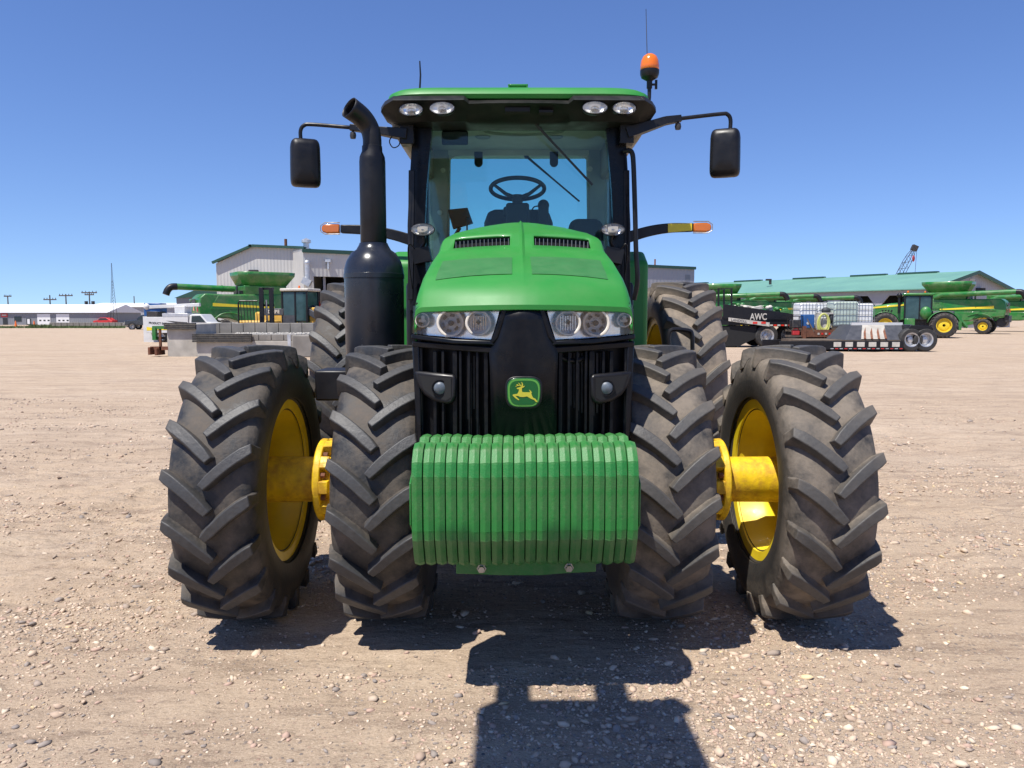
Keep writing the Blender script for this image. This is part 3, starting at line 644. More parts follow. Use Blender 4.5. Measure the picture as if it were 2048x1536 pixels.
# ---------------- front weights on their carrier
def weight_mesh():
    m = MB()
    prof = [(0.0, 1.07), (.03, 1.145), (.15, 1.152), (.20, 1.118), (.255, 1.113), (.30, 1.15), (.345, 1.158), (.40, 1.14), (.45, 1.09), (.468, 1.03), (.470, .80), (.462, .755), (.40, .642), (.37, .622), (.03, .622), (0.0, .66)]
    cx = sum(p[0] for p in prof) / len(prof); cz = sum(p[1] for p in prof) / len(prof)
    def ring(x, d):
        out = []
        for i, (y, z) in enumerate(prof):
            a, b, c = Vector(prof[i - 1]), Vector((y, z)), Vector(prof[(i + 1) % len(prof)])
            t = (c - a).normalized(); nrm = Vector((t.y, -t.x))
            if nrm.dot(Vector((y - cx, z - cz))) < 0: nrm = -nrm
            p = b - nrm * d; out.append((x, -p.x, p.y))
        return out
    w = .0476 / 2
    m.loft([ring(-w + .0010, .014), ring(-w + .0028, .0062), ring(-.0015, .0), ring(.0015, .0), ring(w - .0028, .0062), ring(w - .0010, .014)], closed=True, caps=True)
    return m.mesh('suitcase_weight', 'green_cast', 9)
wm = weight_mesh()
for k in range(20):
    o = obj_from(wm, 'suitcase_weight', tr, ((k - 9.5) * .0477, 3.625 - TY + random.uniform(-.004, .004), random.uniform(-.003, .003) + (.004 if k > 9 else 0)), (random.uniform(-.004, .004), 0, 0))
    pass
m = MB(); m.tube([(TX - .487, 3.42, 1.0), (TX + .487, 3.42, 1.0)], .012); part(m, 'tie_rod', 'steel')
for s in (-1, 1):
    m = MB(); m.prism([(TX + s * .479, 3.18, 1.0), (TX + s * .479, 3.18, .82), (TX + s * .479, 3.3, .74), (TX + s * .479, 3.58, .74), (TX + s * .479, 3.58, 1.05), (TX + s * .479, 3.3, 1.05)], (s * .008, 0, 0)); part(m, 'end_plate', 'green_cast', bevel=.003)
YB = 3.40
m = MB(); pl = [P(912, 1120, YB), P(1192, 1116, YB), P(1192, 1144, YB), P(1130, 1147, YB), P(1080, 1151, YB), P(1000, 1151, YB), P(960, 1149, YB), P(912, 1148, YB)]
m.prism(pl, (0, .03, 0)); m.box(TX - .25, TX + .25, YB + .03, 3.85, .60, .66); m.box(TX - .2, TX + .2, 3.6, 3.9, .62, 1.0); part(m, 'weight_carrier', 'green_cast', bevel=.004)
for u, v in ((963, 1137), (1138, 1135)):
    c = P(u, v, YB); m = MB(); m.lathe([(.0, -.022), (.015, -.022), (.017, -.018), (.017, -.004), (.022, -.004), (.022, 0)], 6, 'y', c=c); part(m, 'bolt', 'steel')

# ---------------- exhaust stack
ex = P(749, 600, 4.75)
cx_, cy_ = ex.x, ex.y
zt = P(749, 490, 4.75).z; zs = P(749, 545, 4.6).z
m = MB(); m.lathe([(.05, 1.30), (.165, 1.30), (.178, 1.33), (.180, zs - .03), (.184, zs - .028), (.184, zs - .002), (.181, zs), (.178, zs + .03), (.165, zs + .075), (.135, zs + .125), (.105, zt - .03), (.088, zt), (.085, zt + .01)], 56, 'z', c=(cx_, cy_, 0))
mf = part(m, 'muffler_can', 'muffler', smooth=40)
for v in (559, 588, 678, 690):
    p = P(727, v, 4.59); m = MB(); m.lathe([(.0, -.012), (.008, -.012), (.008, 0), (.014, .002), (.014, .02)], 8, 'y', c=p); part(m, 'bolt', 'steel', mf)
z1, z2, z3 = P(745, 324, 4.75).z, P(742, 314, 4.75).z, P(740, 303, 4.75).z
m = MB(); m.lathe([(.072, zt - .01), (.079, zt + .005), (.078, z1), (.075, z2), (.061, z3), (.060, z3 + .03), (.0565, z3 + .032)], 36, 'z', c=(cx_, cy_, 0)); part(m, 'stack_pipe', 'black_plastic', smooth=40)
tip = cr([(cx_, cy_, z3), (cx_, cy_, z3 + .08), (cx_ - .018, cy_, z3 + .145), (cx_ - .058, cy_ - .03, z3 + .198), (cx_ - .118, cy_ - .085, z3 + .238)], 5)
m = MB(); m.tube(tip, [.056, .056, .058, .062, .065], 24, caps=False)
tp = part(m, 'stack_elbow', 'black_plastic', smooth=60); q = tp.modifiers.new('t', 'SOLIDIFY'); q.thickness = .004; q.offset = -1
# muffler shelf and front step box
m = MB(); m.box(cx_ - .30, cx_ + .22, 4.55, 4.98, 1.235, 1.30); m.box(cx_ - .32, cx_ - .1, 4.52, 4.8, 1.2, 1.38); part(m, 'muffler_bracket', 'black_plastic', bevel=.012)
m = MB(); m.box(TX + .5, cx_ * 0 + TX + .9, 4.6, 5.0, 1.15, 1.25); part(m, 'side_bracket', 'black_plastic', bevel=.01)

# ---------------- rear fenders
for s in (-1, 1):
    rings = []
    for a in np.linspace(R_(-8), R_(150), 16):
        r = 1.12; yy, zz = 7.42 - r * math.cos(a), 1.02 + r * math.sin(a)
        rings.append([(TX + s * x, yy + dy, zz - dz) for x, dz, dy in ((.50, .0, 0), (.80, 0, 0), (.93, .015, 0), (.985, .06, .03), (.995, .16 if a > .3 else .03, .07))])
    m = MB(); m.loft(rings, closed=False, caps=False); o = part(m, 'rear_fender', 'green', smooth=50); q = o.modifiers.new('t', 'SOLIDIFY'); q.thickness = .02
    m = MB(); m.prism([(TX + s * .70, 5.75, 1.38), (TX + s * .70, 6.28, 1.38), (TX + s * .70, 6.40, 1.75), (TX + s * .70, 6.2, 2.12), (TX + s * .70, 5.95, 2.20), (TX + s * .70, 5.75, 2.1)], (s * .26, 0, 0)); part(m, 'fender_front', 'green', bevel=.04, seg=4)
    m = MB(); m.box(TX + (s * .78) - .14, TX + (s * .78) + .14, 5.35, 6.2, .75, 1.33); part(m, 'fuel_tank' if s > 0 else 'step_box', 'black_plastic', bevel=.05, seg=3)
m = MB(); m.tube(cr([P(1338, 692, 5.3), P(1338, 668, 5.3), P(1346, 659, 5.3), P(1376, 661, 5.3), P(1384, 669, 5.3), P(1385, 700, 5.3)], 4), .015, 8); m.box(.85, 1.25, 5.25, 5.5, 1.25, 1.45); part(m, 'step_rail', 'black_plastic')
# ---------------- cab
YW = 5.36                                  # windscreen plane
YR = 6.60                                  # rear window plane
def quadp(a, b, Ya, w_in, name, mt, thick=.09, **k): pass
for s in (-1, 1):
    mu = (lambda u: u) if s < 0 else (lambda u: 2076 - u)
    secs = []
    for v, uo, ui in ((236, 826, 866), (300, 823, 860), (380, 818, 853), (450, 815, 850), (540, 816, 852), (620, 820, 858)):
        a, b = P(mu(uo), v, YW), P(mu(ui), v, YW)
        secs.append([a + Vector((0, .0, 0)), a * .8 + b * .2 + Vector((0, -.02, 0)), b + Vector((0, -.01, 0)), b + Vector((0, .05, 0)), a * .6 + b * .4 + Vector((0, .13, 0)), a + Vector((0, .12, 0))])
    m = MB(); m.loft(secs); part(m, 'front_pillar', 'black_gloss', smooth=50)
    # outer plastic trim strip on the lower pillar
    m = MB(); a = [P(mu(817), 340, YW - .012), P(mu(829), 340, YW - .024), P(mu(826), 600, YW - .024), P(mu(815), 600, YW - .012)]; m.prism(a, (0, .02, 0)); part(m, 'pillar_trim', 'black_plastic', bevel=.004)
    # rear pillar and side frame
    x0, x1 = TX + s * .60, TX + s * .765
    m = MB(); m.prism([(x0, YR, 1.95), (x1, YR, 1.95), (TX + s * .745, YR, 3.12), (TX + s * .575, YR, 3.12)], (0, .12, 0)); part(m, 'rear_pillar', 'interior_grey', bevel=.02)
    m = MB(); xo = TX + s * .715
    m.prism([(xo, 5.48, 1.9), (xo, 6.6, 1.9), (xo, 6.6, 2.05), (xo, 5.48, 2.05)], (s * .04, 0, 0)); m.prism([(xo, 5.48, 2.95), (xo, 6.6, 2.95), (xo, 6.6, 3.05), (xo, 5.48, 3.05)], (s * .04, 0, 0)); m.box(min(xo, xo + s * .05), max(xo, xo + s * .05), 6.15, 6.24, 1.9, 3.05); part(m, 'door_frame', 'black_plastic', bevel=.01)
    m = MB(); m.box(xo + s * .014 - .003, xo + s * .014 + .003, 5.47, 6.6, 2.04, 2.96); part(m, 'side_window', 'pane', smooth=None)
m = MB(); m.box(TX - .80, TX + .80, 5.42, 6.68, 1.22, 1.94); part(m, 'cab_base', 'black_plastic', bevel=.03)
m = MB(); a = P(846, 630, YW); b = P(1230, 246, YW); m.box(a.x, b.x, YW + .035, YW + .041, 1.95, b.z); part(m, 'windscreen', 'pane', smooth=None)
m = MB(); m.box(TX - .74, TX + .74, YW + .01, YW + .12, P(1040, 251, YW).z, 3.12); part(m, 'header', 'black_plastic', bevel=.01)
# rear window with rounded surround
tl, brr = P(897, 311, YR), P(1170, 470, YR)
m = MB(); m.box(TX - .62, TX + .62, YR + .04, YR + .046, 1.95, tl.z + .03); part(m, 'rear_window', 'pane_rear', smooth=None)
m = MB(); m.box(TX - .745, TX + .745, YR + .002, YR + .13, tl.z, 3.15); part(m, 'rear_header', 'interior_light', bevel=.01)
for s in (-1, 1):
    c = Vector((TX + s * .60, YR + .01, tl.z)); n_ = 6; R0 = .10
    pts = [c] + [c + Vector((-s * R0 * (1 - math.sin(math.pi / 2 * k / n_)), 0, -R0 * (1 - math.cos(math.pi / 2 * k / n_)))) for k in range(n_ + 1)]
    m = MB(); m.prism(pts, (0, .02, 0)); part(m, 'corner_fillet', 'interior_light')
    p = P(957 if s < 0 else 1108, 311, YR - .01); m = MB(); m.box(p.x - .035, p.x + .035, YR - .012, YR + .0, p.z - .06, p.z + .03); m.lathe([(0, -.012), (.035, -.012), (.035, 0), (0, 0)], 20, 'y', c=(p.x, YR, p.z - .06)); part(m, 'window_hinge', 'interior_dark')
# headliner, with speaker discs and front ledge
m = MB(); m.box(TX - .78, TX + .78, 5.48, YR + .0, 3.085, 3.11); hl = part(m, 'headliner', 'interior_light', bevel=.01)
m = MB(); m.box(TX - .70, TX + .70, 5.42, 5.62, 3.035, 3.085); part(m, 'headliner_ledge', 'interior_light', hl, bevel=.015)
m = MB(); m.tube(cr([(TX - .25, 5.75, 3.09), (TX - .24, 5.8, 3.05), (TX + .0, 5.83, 3.035), (TX + .3, 5.8, 3.05), (TX + .31, 5.75, 3.09)]), .011, 8); part(m, 'grab_bar', 'interior_grey', hl)
for x in (-.28, .28):
    m = MB(); m.lathe([(0, -.012), (.055, -.012), (.062, 0)], 20, 'z', c=(TX + x, 6.1, 3.086)); part(m, 'speaker', 'interior_grey', hl)
# roof
def squ(w, y0, y1, z, n=52, e=.24):
    cy, hy = (y0 + y1) / 2, (y1 - y0) / 2; o = []
    for k in range(n):
        a = 2 * math.pi * k / n; c, s = math.cos(a), math.sin(a)
        o.append((TX - .012 + math.copysign(abs(c) ** e, c) * w, cy + math.copysign(abs(s) ** e, s) * hy, z))
    return o
zr = P(1036, 178.5, 5.2).z
m = MB(); m.loft([squ(.885, 5.10, 7.02, zr - .085), squ(.892, 5.085, 7.03, zr - .06), squ(.885, 5.10, 7.02, zr - .03), squ(.855, 5.14, 7.0, zr - .006), squ(.78, 5.25, 6.9, zr + .006), squ(.5, 5.5, 6.7, zr + .010), squ(.1, 5.9, 6.3, zr + .012)]); roof = part(m, 'roof', 'green', smooth=50)
for s in (-1, 1):
    q = lambda y0, y1, dx, z: [(TX - .012 + s * (.86 - dx), y0, z), (TX - .012 + s * .70, y0, z), (TX - .012 + s * .70, y1, z), (TX - .012 + s * (.86 - dx), y1, z)]
    m = MB(); m.loft([q(5.5, 6.8, .10, zr - .34), q(5.36, 6.95, .02, zr - .27), q(5.28, 7.0, -.005, zr - .16), q(5.25, 7.0, 0, zr - .084)]); part(m, 'roof_underside', 'vent_beige', roof, bevel=.03, seg=3)
# black visor: a swept front piece with raised shoulders over the lamps
def vis(fr, y, z): return (TX - .012 + fr, y, z)
xs = [-.895, -.885, -.86, -.80, -.62, -.44, -.355, -.325, -.2, 0, .2, .325, .355, .44, .62, .80, .86, .885, .895]
top = []; md = []; low = []; back = []
for x in xs:
    ax = abs(x); ctr = ax < .34; e = max(0, (ax - .8) / .095)
    zt_ = zr - (.108 if ctr else .084) - .03 * e ** 2; yf = 5.055 + (.02 if ctr else 0) + .13 * e ** 1.6 + .02 * ax
    top.append(vis(x, yf + .03, zt_)); md.append(vis(x, yf, zt_ - (.016 if ctr else .024))); low.append(vis(x * .985, yf + .13, zr - .195 + .03 * e)); back.append(vis(x * .97, 5.42, zr - .200 + .04 * e))
m = MB(); m.loft([top, md, [tuple(Vector(a) * .55 + Vector(b) * .45 + Vector((0, .012, 0))) for a, b in zip(md, low)], low, back], closed=False, caps=False); vz = part(m, 'roof_visor', 'visor', smooth=32)
q = vz.modifiers.new('t', 'SOLIDIFY'); q.thickness = .015
m = MB()
for u0, u1, v0, v1 in ((1010, 1060, 216, 224), (1078, 1106, 221, 226)): a, b = P(u0, v0, 5.10), P(u1, v1, 5.10); m.box(a.x, b.x, 5.085, 5.16, b.z, a.z)
part(m, 'wiper_slot', 'hole', vz)
m = MB(); a, b = P(1016, 169, 5.5), P(1056, 178, 5.5); m.box(a.x, a.x + .01, 5.5, 5.56, b.z - .04, a.z); m.box(b.x - .01, b.x, 5.5, 5.56, b.z - .04, a.z); m.box(a.x, b.x, 5.5, 5.56, a.z - .008, a.z + .004); part(m, 'aerial_bracket', 'green', roof, bevel=.002)
# oval lamps: bowl, chrome reflector, ribbed lens
def oval(u, v, Y, a, b, name, mount=None, tilt=0, warm=False):
    c = P(u, v, Y); M = Matrix.Rotation(tilt, 3, 'X')
    def ring(k, y): return [c + M @ Vector((a * k * math.cos(t), y, b * k * math.sin(t))) for t in np.linspace(0, 2 * math.pi, 32, endpoint=False)]
    m = MB(); m.loft([ring(1.1, -.004), ring(1.14, .006), ring(1.05, .04), ring(.5, .07)], caps=False); m.add(ring(.5, .07), [tuple(range(32))])
    o = part(m, name, 'black_plastic', smooth=50)
    m = MB(); m.loft([ring(1.06, .0), ring(.9, .010), ring(.5, .017), ring(.05, .019)], caps=False); part(m, 'reflector', 'reflector' if not warm else 'chrome_soft', o, smooth=60)
    m = MB(); m.loft([ring(.34, .004), ring(.30, .02)], caps=False); m.loft([ring(.12, .002), ring(.12, .02)]); part(m, 'bulb', 'steel', o)
    m = MB()
    for k in range(9):
        x = (-.42 + .105 * k) * a; h = b * .62
        m.bar(c + M @ Vector((x, .004, -h)), c + M @ Vector((x, .004, h)), .0018, .006)
    part(m, 'lens_rib', 'lamp_ring', o)
    m = MB(); m.loft([ring(1.07, -.004), ring(.85, -.012), ring(.5, -.018), ring(.05, -.02)], caps=False); part(m, 'lens', 'clear', o, smooth=60)
    return o
for u, v in ((822, 219), (884, 216), (1190, 215), (1249, 216)): oval(u, v, 5.045, .070 if u in (822, 1249) else .074, .037, 'roof_lamp', tilt=-.12, warm=u in (822, 1249))
for u, v in ((845, 459), (1226, 459)):
    o = oval(u, v, 5.22, .073, .038, 'pillar_lamp', warm=u > 1000)
    s = -1 if u < 1000 else 1; c = P(u, v, 5.25)
    m = MB(); m.tube(cr([c + Vector((0, .02, -.03)), c + Vector((-s * .01, .03, -.08)), c + Vector((s * .03, .06, -.14))]), .012, 8); m.obox(c + Vector((s * .01, .04, -.17)), (.12, .09, .10), (0, .2 * s, 0)); m.tube(cr([c + Vector((s * .05, 0, -.13)), c + Vector((s * .09, -.01, -.10)), c + Vector((s * .10, .03, -.2)), c + Vector((s * .08, .05, -.4))]), .006, 6); part(m, 'lamp_mount', 'black_plastic', o, bevel=.012)
# side lamps under the roof ends
for u, s in ((783, -1), (1289, 1)):
    c = P(u, 226, 5.42); m = MB(); m.ell(c, (.016, .02, .034), 14, 10); part(m, 'marker_lamp', 'lamp_lens')
# wipers
def wiper(p0, p1, name, ext=.04, side=1):
    m = MB(); mid_ = p0.lerp(p1, .34); m.tube([p0, mid_, p0.lerp(p1, .72)], [.011, .009, .005], 8); m.bar(p0.lerp(p1, .36), p1, .008, .014); m.lathe([(0, -.02), (.02, -.02), (.02, .01), (0, .01)], 12, 'y', c=p0); return part(m, name, 'interior_dark')
wiper(P(1043, 218, 5.26), P(1185, 370, 5.34), 'windscreen_wiper')
wiper(P(1053, 313, YR + .03), P(1159, 403, YR + .03), 'rear_wiper')
# interior: mirror, wheel, column, seat, monitor
a, b = P(883, 261, 5.45), P(936, 289, 5.45)
m = MB(); m.box(a.x, b.x, 5.45, 5.48, b.z, a.z); m.box((a.x + b.x) / 2 - .01, (a.x + b.x) / 2 + .01, 5.46, 5.48, a.z, a.z + .06); part(m, 'cab_mirror', 'interior_dark', bevel=.012)
cw = P(1035, 378, 5.78); Mx = Matrix.Rotation(R_(-14), 3, 'X')
m = MB(); rg = [cw + Mx @ Vector((.198 * math.cos(t), .198 * math.sin(t), 0)) for t in np.linspace(0, 2 * math.pi, 41)]
m.tube(rg, .0155, 10, caps=False); sw = part(m, 'steering_wheel', 'interior_dark', smooth=60)
hub = cw + Vector((0, -.02, -.075))
for t in (85, 205, 335):
    e = cw + Mx @ Vector((.19 * math.cos(R_(t)), .19 * math.sin(R_(t)), 0)); m = MB(); m.tube([hub, hub.lerp(e, .5) + Vector((0, 0, -.015)), e], [.018, .014, .011], 8); part(m, 'spoke', 'interior_dark', sw)
m = MB(); m.lathe([(0, .03), (.035, .03), (.04, .0), (.036, -.05), (.03, -.08)], 20, 'z', c=hub); part(m, 'wheel_hub', 'interior_dark', sw)
a, b = P(1012, 408, 5.7), P(1058, 446, 5.7); m = MB(); m.box(a.x, b.x, 5.62, 5.78, b.z - .25, a.z); m.box(a.x - .02, a.x + .02, 5.66, 5.72, b.z + .04, a.z - .02); part(m, 'steering_column', 'interior_dark', bevel=.025, seg=3)
c = P(1037, 420, 6.25); m = MB(); m.loft([[(c.x + x * w_, 6.25 + d, z) for x, d in ((-1, 0), (-.9, -.05), (.9, -.05), (1, 0), (.9, .08), (-.9, .08))] for w_, z in ((.27, 1.95), (.28, c.z - .1), (.25, c.z - .02), (.2, c.z))]); part(m, 'driver_seat', 'interior_dark', bevel=.03, seg=3)
m = MB(); pl = [P(895, 419, 5.75), P(935, 415, 5.75), P(946, 446, 5.75), P(906, 458, 5.75)]; m.prism(pl, (0, .05, 0)); m.tube([P(920, 455, 5.77), P(905, 480, 5.8), P(880, 520, 5.85)], .015, 8); part(m, 'monitor', 'interior_dark', bevel=.012)
a, b = P(1077, 402, 6.0), P(1097, 450, 6.0); m = MB(); m.box(a.x, b.x, 5.98, 6.06, b.z - .2, a.z - .03); m.ell(((a.x + b.x) / 2, 6.02, a.z - .03), (.045, .05, .045), 14, 8); m.tube(cr([P(1062, 424, 6.0), P(1068, 414, 6.0), P(1078, 412, 6.0)]), .006, 6); part(m, 'control_lever', 'interior_dark', bevel=.012)
c = P(1172, 438, 6.2); m = MB(); m.loft([[(c.x + x * w_, 6.2 + d, z) for x, d in ((-1, 0), (-.9, -.04), (.9, -.04), (1, 0), (.9, .08), (-.9, .08))] for w_, z in ((.15, 1.95), (.14, c.z - .05), (.10, c.z))]); part(m, 'passenger_seat', 'interior_dark', bevel=.03, seg=3)
p = P(934, 437, 5.6); m = MB(); m.ell(p, (.012, .012, .014), 10, 8); m.cyl(p, p - Vector((0, 0, .2)), .006); part(m, 'knob', 'interior_dark')
for u, v in ((886, 341), (880, 425), (1180, 338)):
    p = P(u, v, YR - .004); m = MB(); m.lathe([(0, -.012), (.018, -.01), (.022, 0)], 16, 'y', c=p); part(m, 'pillar_plug', 'interior_light')

# ---------------- mirrors, indicators, rails, aerials, beacon
for s, arm, ho in ((-1, [(815, 270), (775, 264), (757, 262), (700, 255), (625, 249), (608, 251), (601, 262), (602, 284)], (611.5, 325)), (1, [(1253, 268), (1290, 252), (1330, 242), (1362, 237), (1440, 228), (1455, 229), (1461, 240), (1460, 264)], (1449.5, 305))):
    YM = 5.30
    m = MB(); q = [P(u, v, YM) for u, v in arm]
    m.bar(q[0], q[2], .07, .10, (0, 1, 0), .05, .06); m.bar(q[2], q[3], .05, .06, (0, 1, 0), .04, .045); m.tube(cr(q[3:], 5), .0135, 10)
    m.obox(q[0] + Vector((s * .0, .02, 0)), (.09, .10, .13)); arm_o = part(m, 'mirror_arm', 'black_plastic', bevel=.006)
    k = P((arm[3][0] - 6 * s), arm[3][1] + 16, YM); m = MB(); m.lathe([(0, -.02), (.018, -.02), (.022, 0), (.018, .02), (0, .02)], 10, 'z', c=k); m.cyl(k, k + Vector((0, 0, .045)), .008, n=8); part(m, 'clamp_knob', 'dark_metal', arm_o)
    if s < 0: m = MB(); m.tube(cr([P(812, 262, 5.28), P(790, 268, 5.27), P(779, 282, 5.27), P(786, 295, 5.27), P(798, 290, 5.27), P(801, 272, 5.28)]), .004, 6); part(m, 'cable_loop', 'black_plastic', arm_o)
    c = P(*ho, YM); rz = -s * .32
    def rr(w, h, y, n=28, e=.30):
        M = Euler((0.03, 0, rz)).to_matrix(); o = []
        for kk in range(n):
            a = 2 * math.pi * kk / n; cc, ss = math.cos(a), math.sin(a)
            o.append(c + M @ Vector((math.copysign(abs(cc) ** e, cc) * w * (1 + (.05 * -ss)), y, math.copysign(abs(ss) ** e, ss) * h)))
        return o
    m = MB(); m.loft([rr(.03, .05, -.045), rr(.07, .115, -.042), rr(.088, .145, -.03), rr(.097, .157, -.008), rr(.1, .16, .03), rr(.1, .16, .055)]); mo = part(m, 'mirror_housing', 'black_plastic', smooth=55)
    m = MB(); m.loft([rr(.09, .15, .056), rr(.09, .15, .058)]); part(m, 'mirror_glass', 'chrome', mo, smooth=30)
    # indicator arm
    ia = [(822, 480), (780, 468), (730, 460), (682, 458)] if s < 0 else [(1258, 474), (1300, 462), (1340, 456), (1386, 455)]
    tip_ = (662, 457.5) if s < 0 else (1404, 455)
    YI = 5.75; q = cr([P(u, v, YI) for u, v in ia], 5)
    m = MB(); rings = []
    for i, p in enumerate(q):
        t = i / (len(q) - 1); hh = .042 - .012 * t; rings.append([p + Vector((0, -.018, -hh)), p + Vector((0, -.018, hh)), p + Vector((0, .03, hh)), p + Vector((0, .03, -hh))])
    m.loft(rings); ao = part(m, 'indicator_arm', 'black_plastic', bevel=.006)
    c = P(*tip_, YI); m = MB(); m.loft([[Vector((c.x + s * x, c.y + d, c.z + z * h)) for d, z in ((-.02, -1), (-.02, 1), (.03, 1), (.03, -1))] for x, h in ((-.066, .032), (.03, .034), (.055, .026), (.066, .012))]); part(m, 'indicator_lens', 'amber', ao, bevel=.008)
    m = MB(); m.tube([c + Vector((-s * .07, -.02, .042)), c + Vector((s * .04, -.02, .042)), c + Vector((s * .072, -.02, .02)), c + Vector((s * .072, -.02, -.022)), c + Vector((s * .04, -.02, -.042)), c + Vector((-s * .07, -.02, -.042))], .0035, 6); part(m, 'lens_guard', 'steel', ao)
    if s > 0: m = MB(); m.prism([P(1336, 447, YI - .0225), P(1384, 446.5, YI - .0225), P(1384, 461, YI - .0225), P(1336, 465, YI - .0225)], (0, .004, 0)); part(m, 'reflective_sticker', 'stripe', ao)
m = MB(); m.tube(cr([P(1248, 303, 5.32), P(1257, 301, 5.30), P(1264, 306, 5.30), P(1267, 330, 5.30), P(1270, 420, 5.30), P(1272, 500, 5.30), P(1275, 560, 5.30), P(1268, 600, 5.32)], 5), .017, 10); part(m, 'grab_rail', 'black_plastic')
m = MB(); m.tube([P(839, 190, 5.5), P(841, 150, 5.5), P(839.5, 122, 5.5)], [.007, .006, .0045], 8); part(m, 'short_aerial', 'black_plastic')
m = MB(); m.tube([P(1290, 226, 5.40), P(1296, 190, 5.40), P(1294, 100, 5.40), P(1292, 18, 5.40)], [.004, .0035, .0026, .0019], 6); part(m, 'long_aerial', 'dark_metal')
pb = P(1299, 160, 5.35); m = MB(); m.tube(cr([P(1262, 240, 5.4), P(1285, 230, 5.36), P(1297, 205, 5.35), P(1299, 185, 5.35), pb], 5), .012, 10); m.cyl(pb + Vector((0, 0, -.055)), pb + Vector((0, 0, -.005)), .019); m.bar(pb + Vector((0, 0, -.03)), pb + Vector((.045, 0, -.03)), .014, .012); m.obox(pb + Vector((.045, 0, -.015)), (.016, .012, .03)); m.obox(pb + Vector((.045, 0, -.045)), (.016, .012, .03)); bm_ = part(m, 'beacon_post', 'black_plastic')
m = MB(); m.lathe([(.015, -.01), (.03, .0), (.055, .015), (.063, .035), (.064, .062), (.060, .064)], 32, 'z', c=pb); part(m, 'beacon_base', 'black_plastic', bm_)
m = MB(); m.lathe([(.060, .062), (.064, .066), (.063, .09), (.058, .125), (.046, .152), (.026, .167), (.0005, .171)], 32, 'z', c=pb); part(m, 'beacon_dome', 'orange_lens', bm_, smooth=60)
# ================================================================ made-up machine, added out of view to cast the foreground shadow
def add_shadow_caster():
    H = 3.35; sh = Vector((SUN_TRAVEL.x / -SUN_TRAVEL.z, SUN_TRAVEL.y / -SUN_TRAVEL.z, 0)) * H
    def S_(u, v):                              # point at height H whose shadow lands on photo pixel (u, v)
        a, b = (u - 1024) / F_PX, (768 - v) / F_PX
        dy = math.cos(PITCH) + b * math.sin(PITCH); dz = -math.sin(PITCH) + b * math.cos(PITCH); t = -CAM_H / dz
        return Vector((a * t, dy * t, H)) - sh
    o0 = S_(1160, 1500); root = thing('shadow_caster', 'made-up lifting machine added out of view to cast the foreground shadow', 'shadow_caster', (o0.x, -3.2, 0))
    MB.org = Vector((o0.x, -3.2, 0))
    y_in = S_(1160, 1402).y
    xl, xr = S_(948, 1470).x, S_(1384, 1470).x
    y_back = y_in - .95
    m = MB(); m.prism([(xl, y_back, H), (xl, y_in - .06, H), (xl + .05, y_in - .01, H), (xr - .12, y_in, H), (xr - .03, y_in + .02, H), (xr + .03, y_in - .10, H), (xr - .02, y_in - .13, H), (xr, y_back, H)], (0, 0, .10)); m.build('shadow_plate', 'dark_metal', root, bevel=.01)  # invented plate, its outline shaped after the shadow it has to throw
    for u0, u1 in ((988, 1052), (1188, 1250)):
        x0, x1 = S_(u0, 1390).x, S_(u1, 1390).x; m = MB(); m.box(x0, x1, y_in - .1, y_in + .155, H, H + .06); m.build('shadow_prong', 'dark_metal', root)
    m = MB(); m.bar((o0.x, -3.4, 1.7), (o0.x, y_back + .1, H + .12), .34, .36); m.build('boom', 'loader_yellow', root, bevel=.02)
    m = MB(); m.box(o0.x - 1.0, o0.x + 1.0, -6.8, -2.6, .6, 1.5); m.prism([(o0.x - 1.0, -6.7, 1.5), (o0.x - 1.0, -3.6, 1.5), (o0.x - 1.0, -3.9, 1.9), (o0.x - 1.0, -6.5, 2.0)], (2.0, 0, 0)); m.build('body', 'loader_yellow', root, bevel=.04)
    m = MB(); m.box(o0.x - 1.02, o0.x - .25, -5.6, -4.2, 1.5, 2.45); m.build('cab', 'glass_dark', root, bevel=.05)
    for sx in (-1, 1):
        for y in (-6.0, -3.3):
            m = MB(); m.lathe([(.3, -.2), (.6, -.2), (.63, -.14), (.63, .14), (.6, .2), (.3, .2), (.1, .1), (.1, -.1)], 32, 'x', c=(o0.x + sx * 1.05, y, .62), closed=True); m.build('wheel', 'rubber_plain', root)
    MB.org = Vector((0, 0, 0))
add_shadow_caster()
# ================================================================ background
def zv(v, D): return P(1024, v, D).z
def ribbed(name, base, period, ax=0):
    m = MAT[base].copy(); m.name = name; n = m.node_tree; b = n.nodes['Principled BSDF']
    tc = n.nodes.new('ShaderNodeTexCoord'); w = n.nodes.new('ShaderNodeTexWave'); w.inputs['Scale'].default_value = .314 / period * 1.0; w.bands_direction = 'XYZ'[ax]; w.inputs['Distortion'].default_value = 0
    n.links.new(tc.outputs['Object'], w.inputs['Vector']); bp = n.nodes.new('ShaderNodeBump'); bp.inputs['Strength'].default_value = .6; bp.inputs['Distance'].default_value = .04
    n.links.new(w.outputs[1], bp.inputs['Height']); n.links.new(bp.outputs[0], b.inputs['Normal']); MAT[name] = m
ribbed('siding_ribbed', 'siding', .32); ribbed('siding_mid_ribbed', 'siding_mid', .5); ribbed('siding_grey_ribbed', 'siding_grey', .4); ribbed('roof_green_ribbed', 'roof_green', .5)

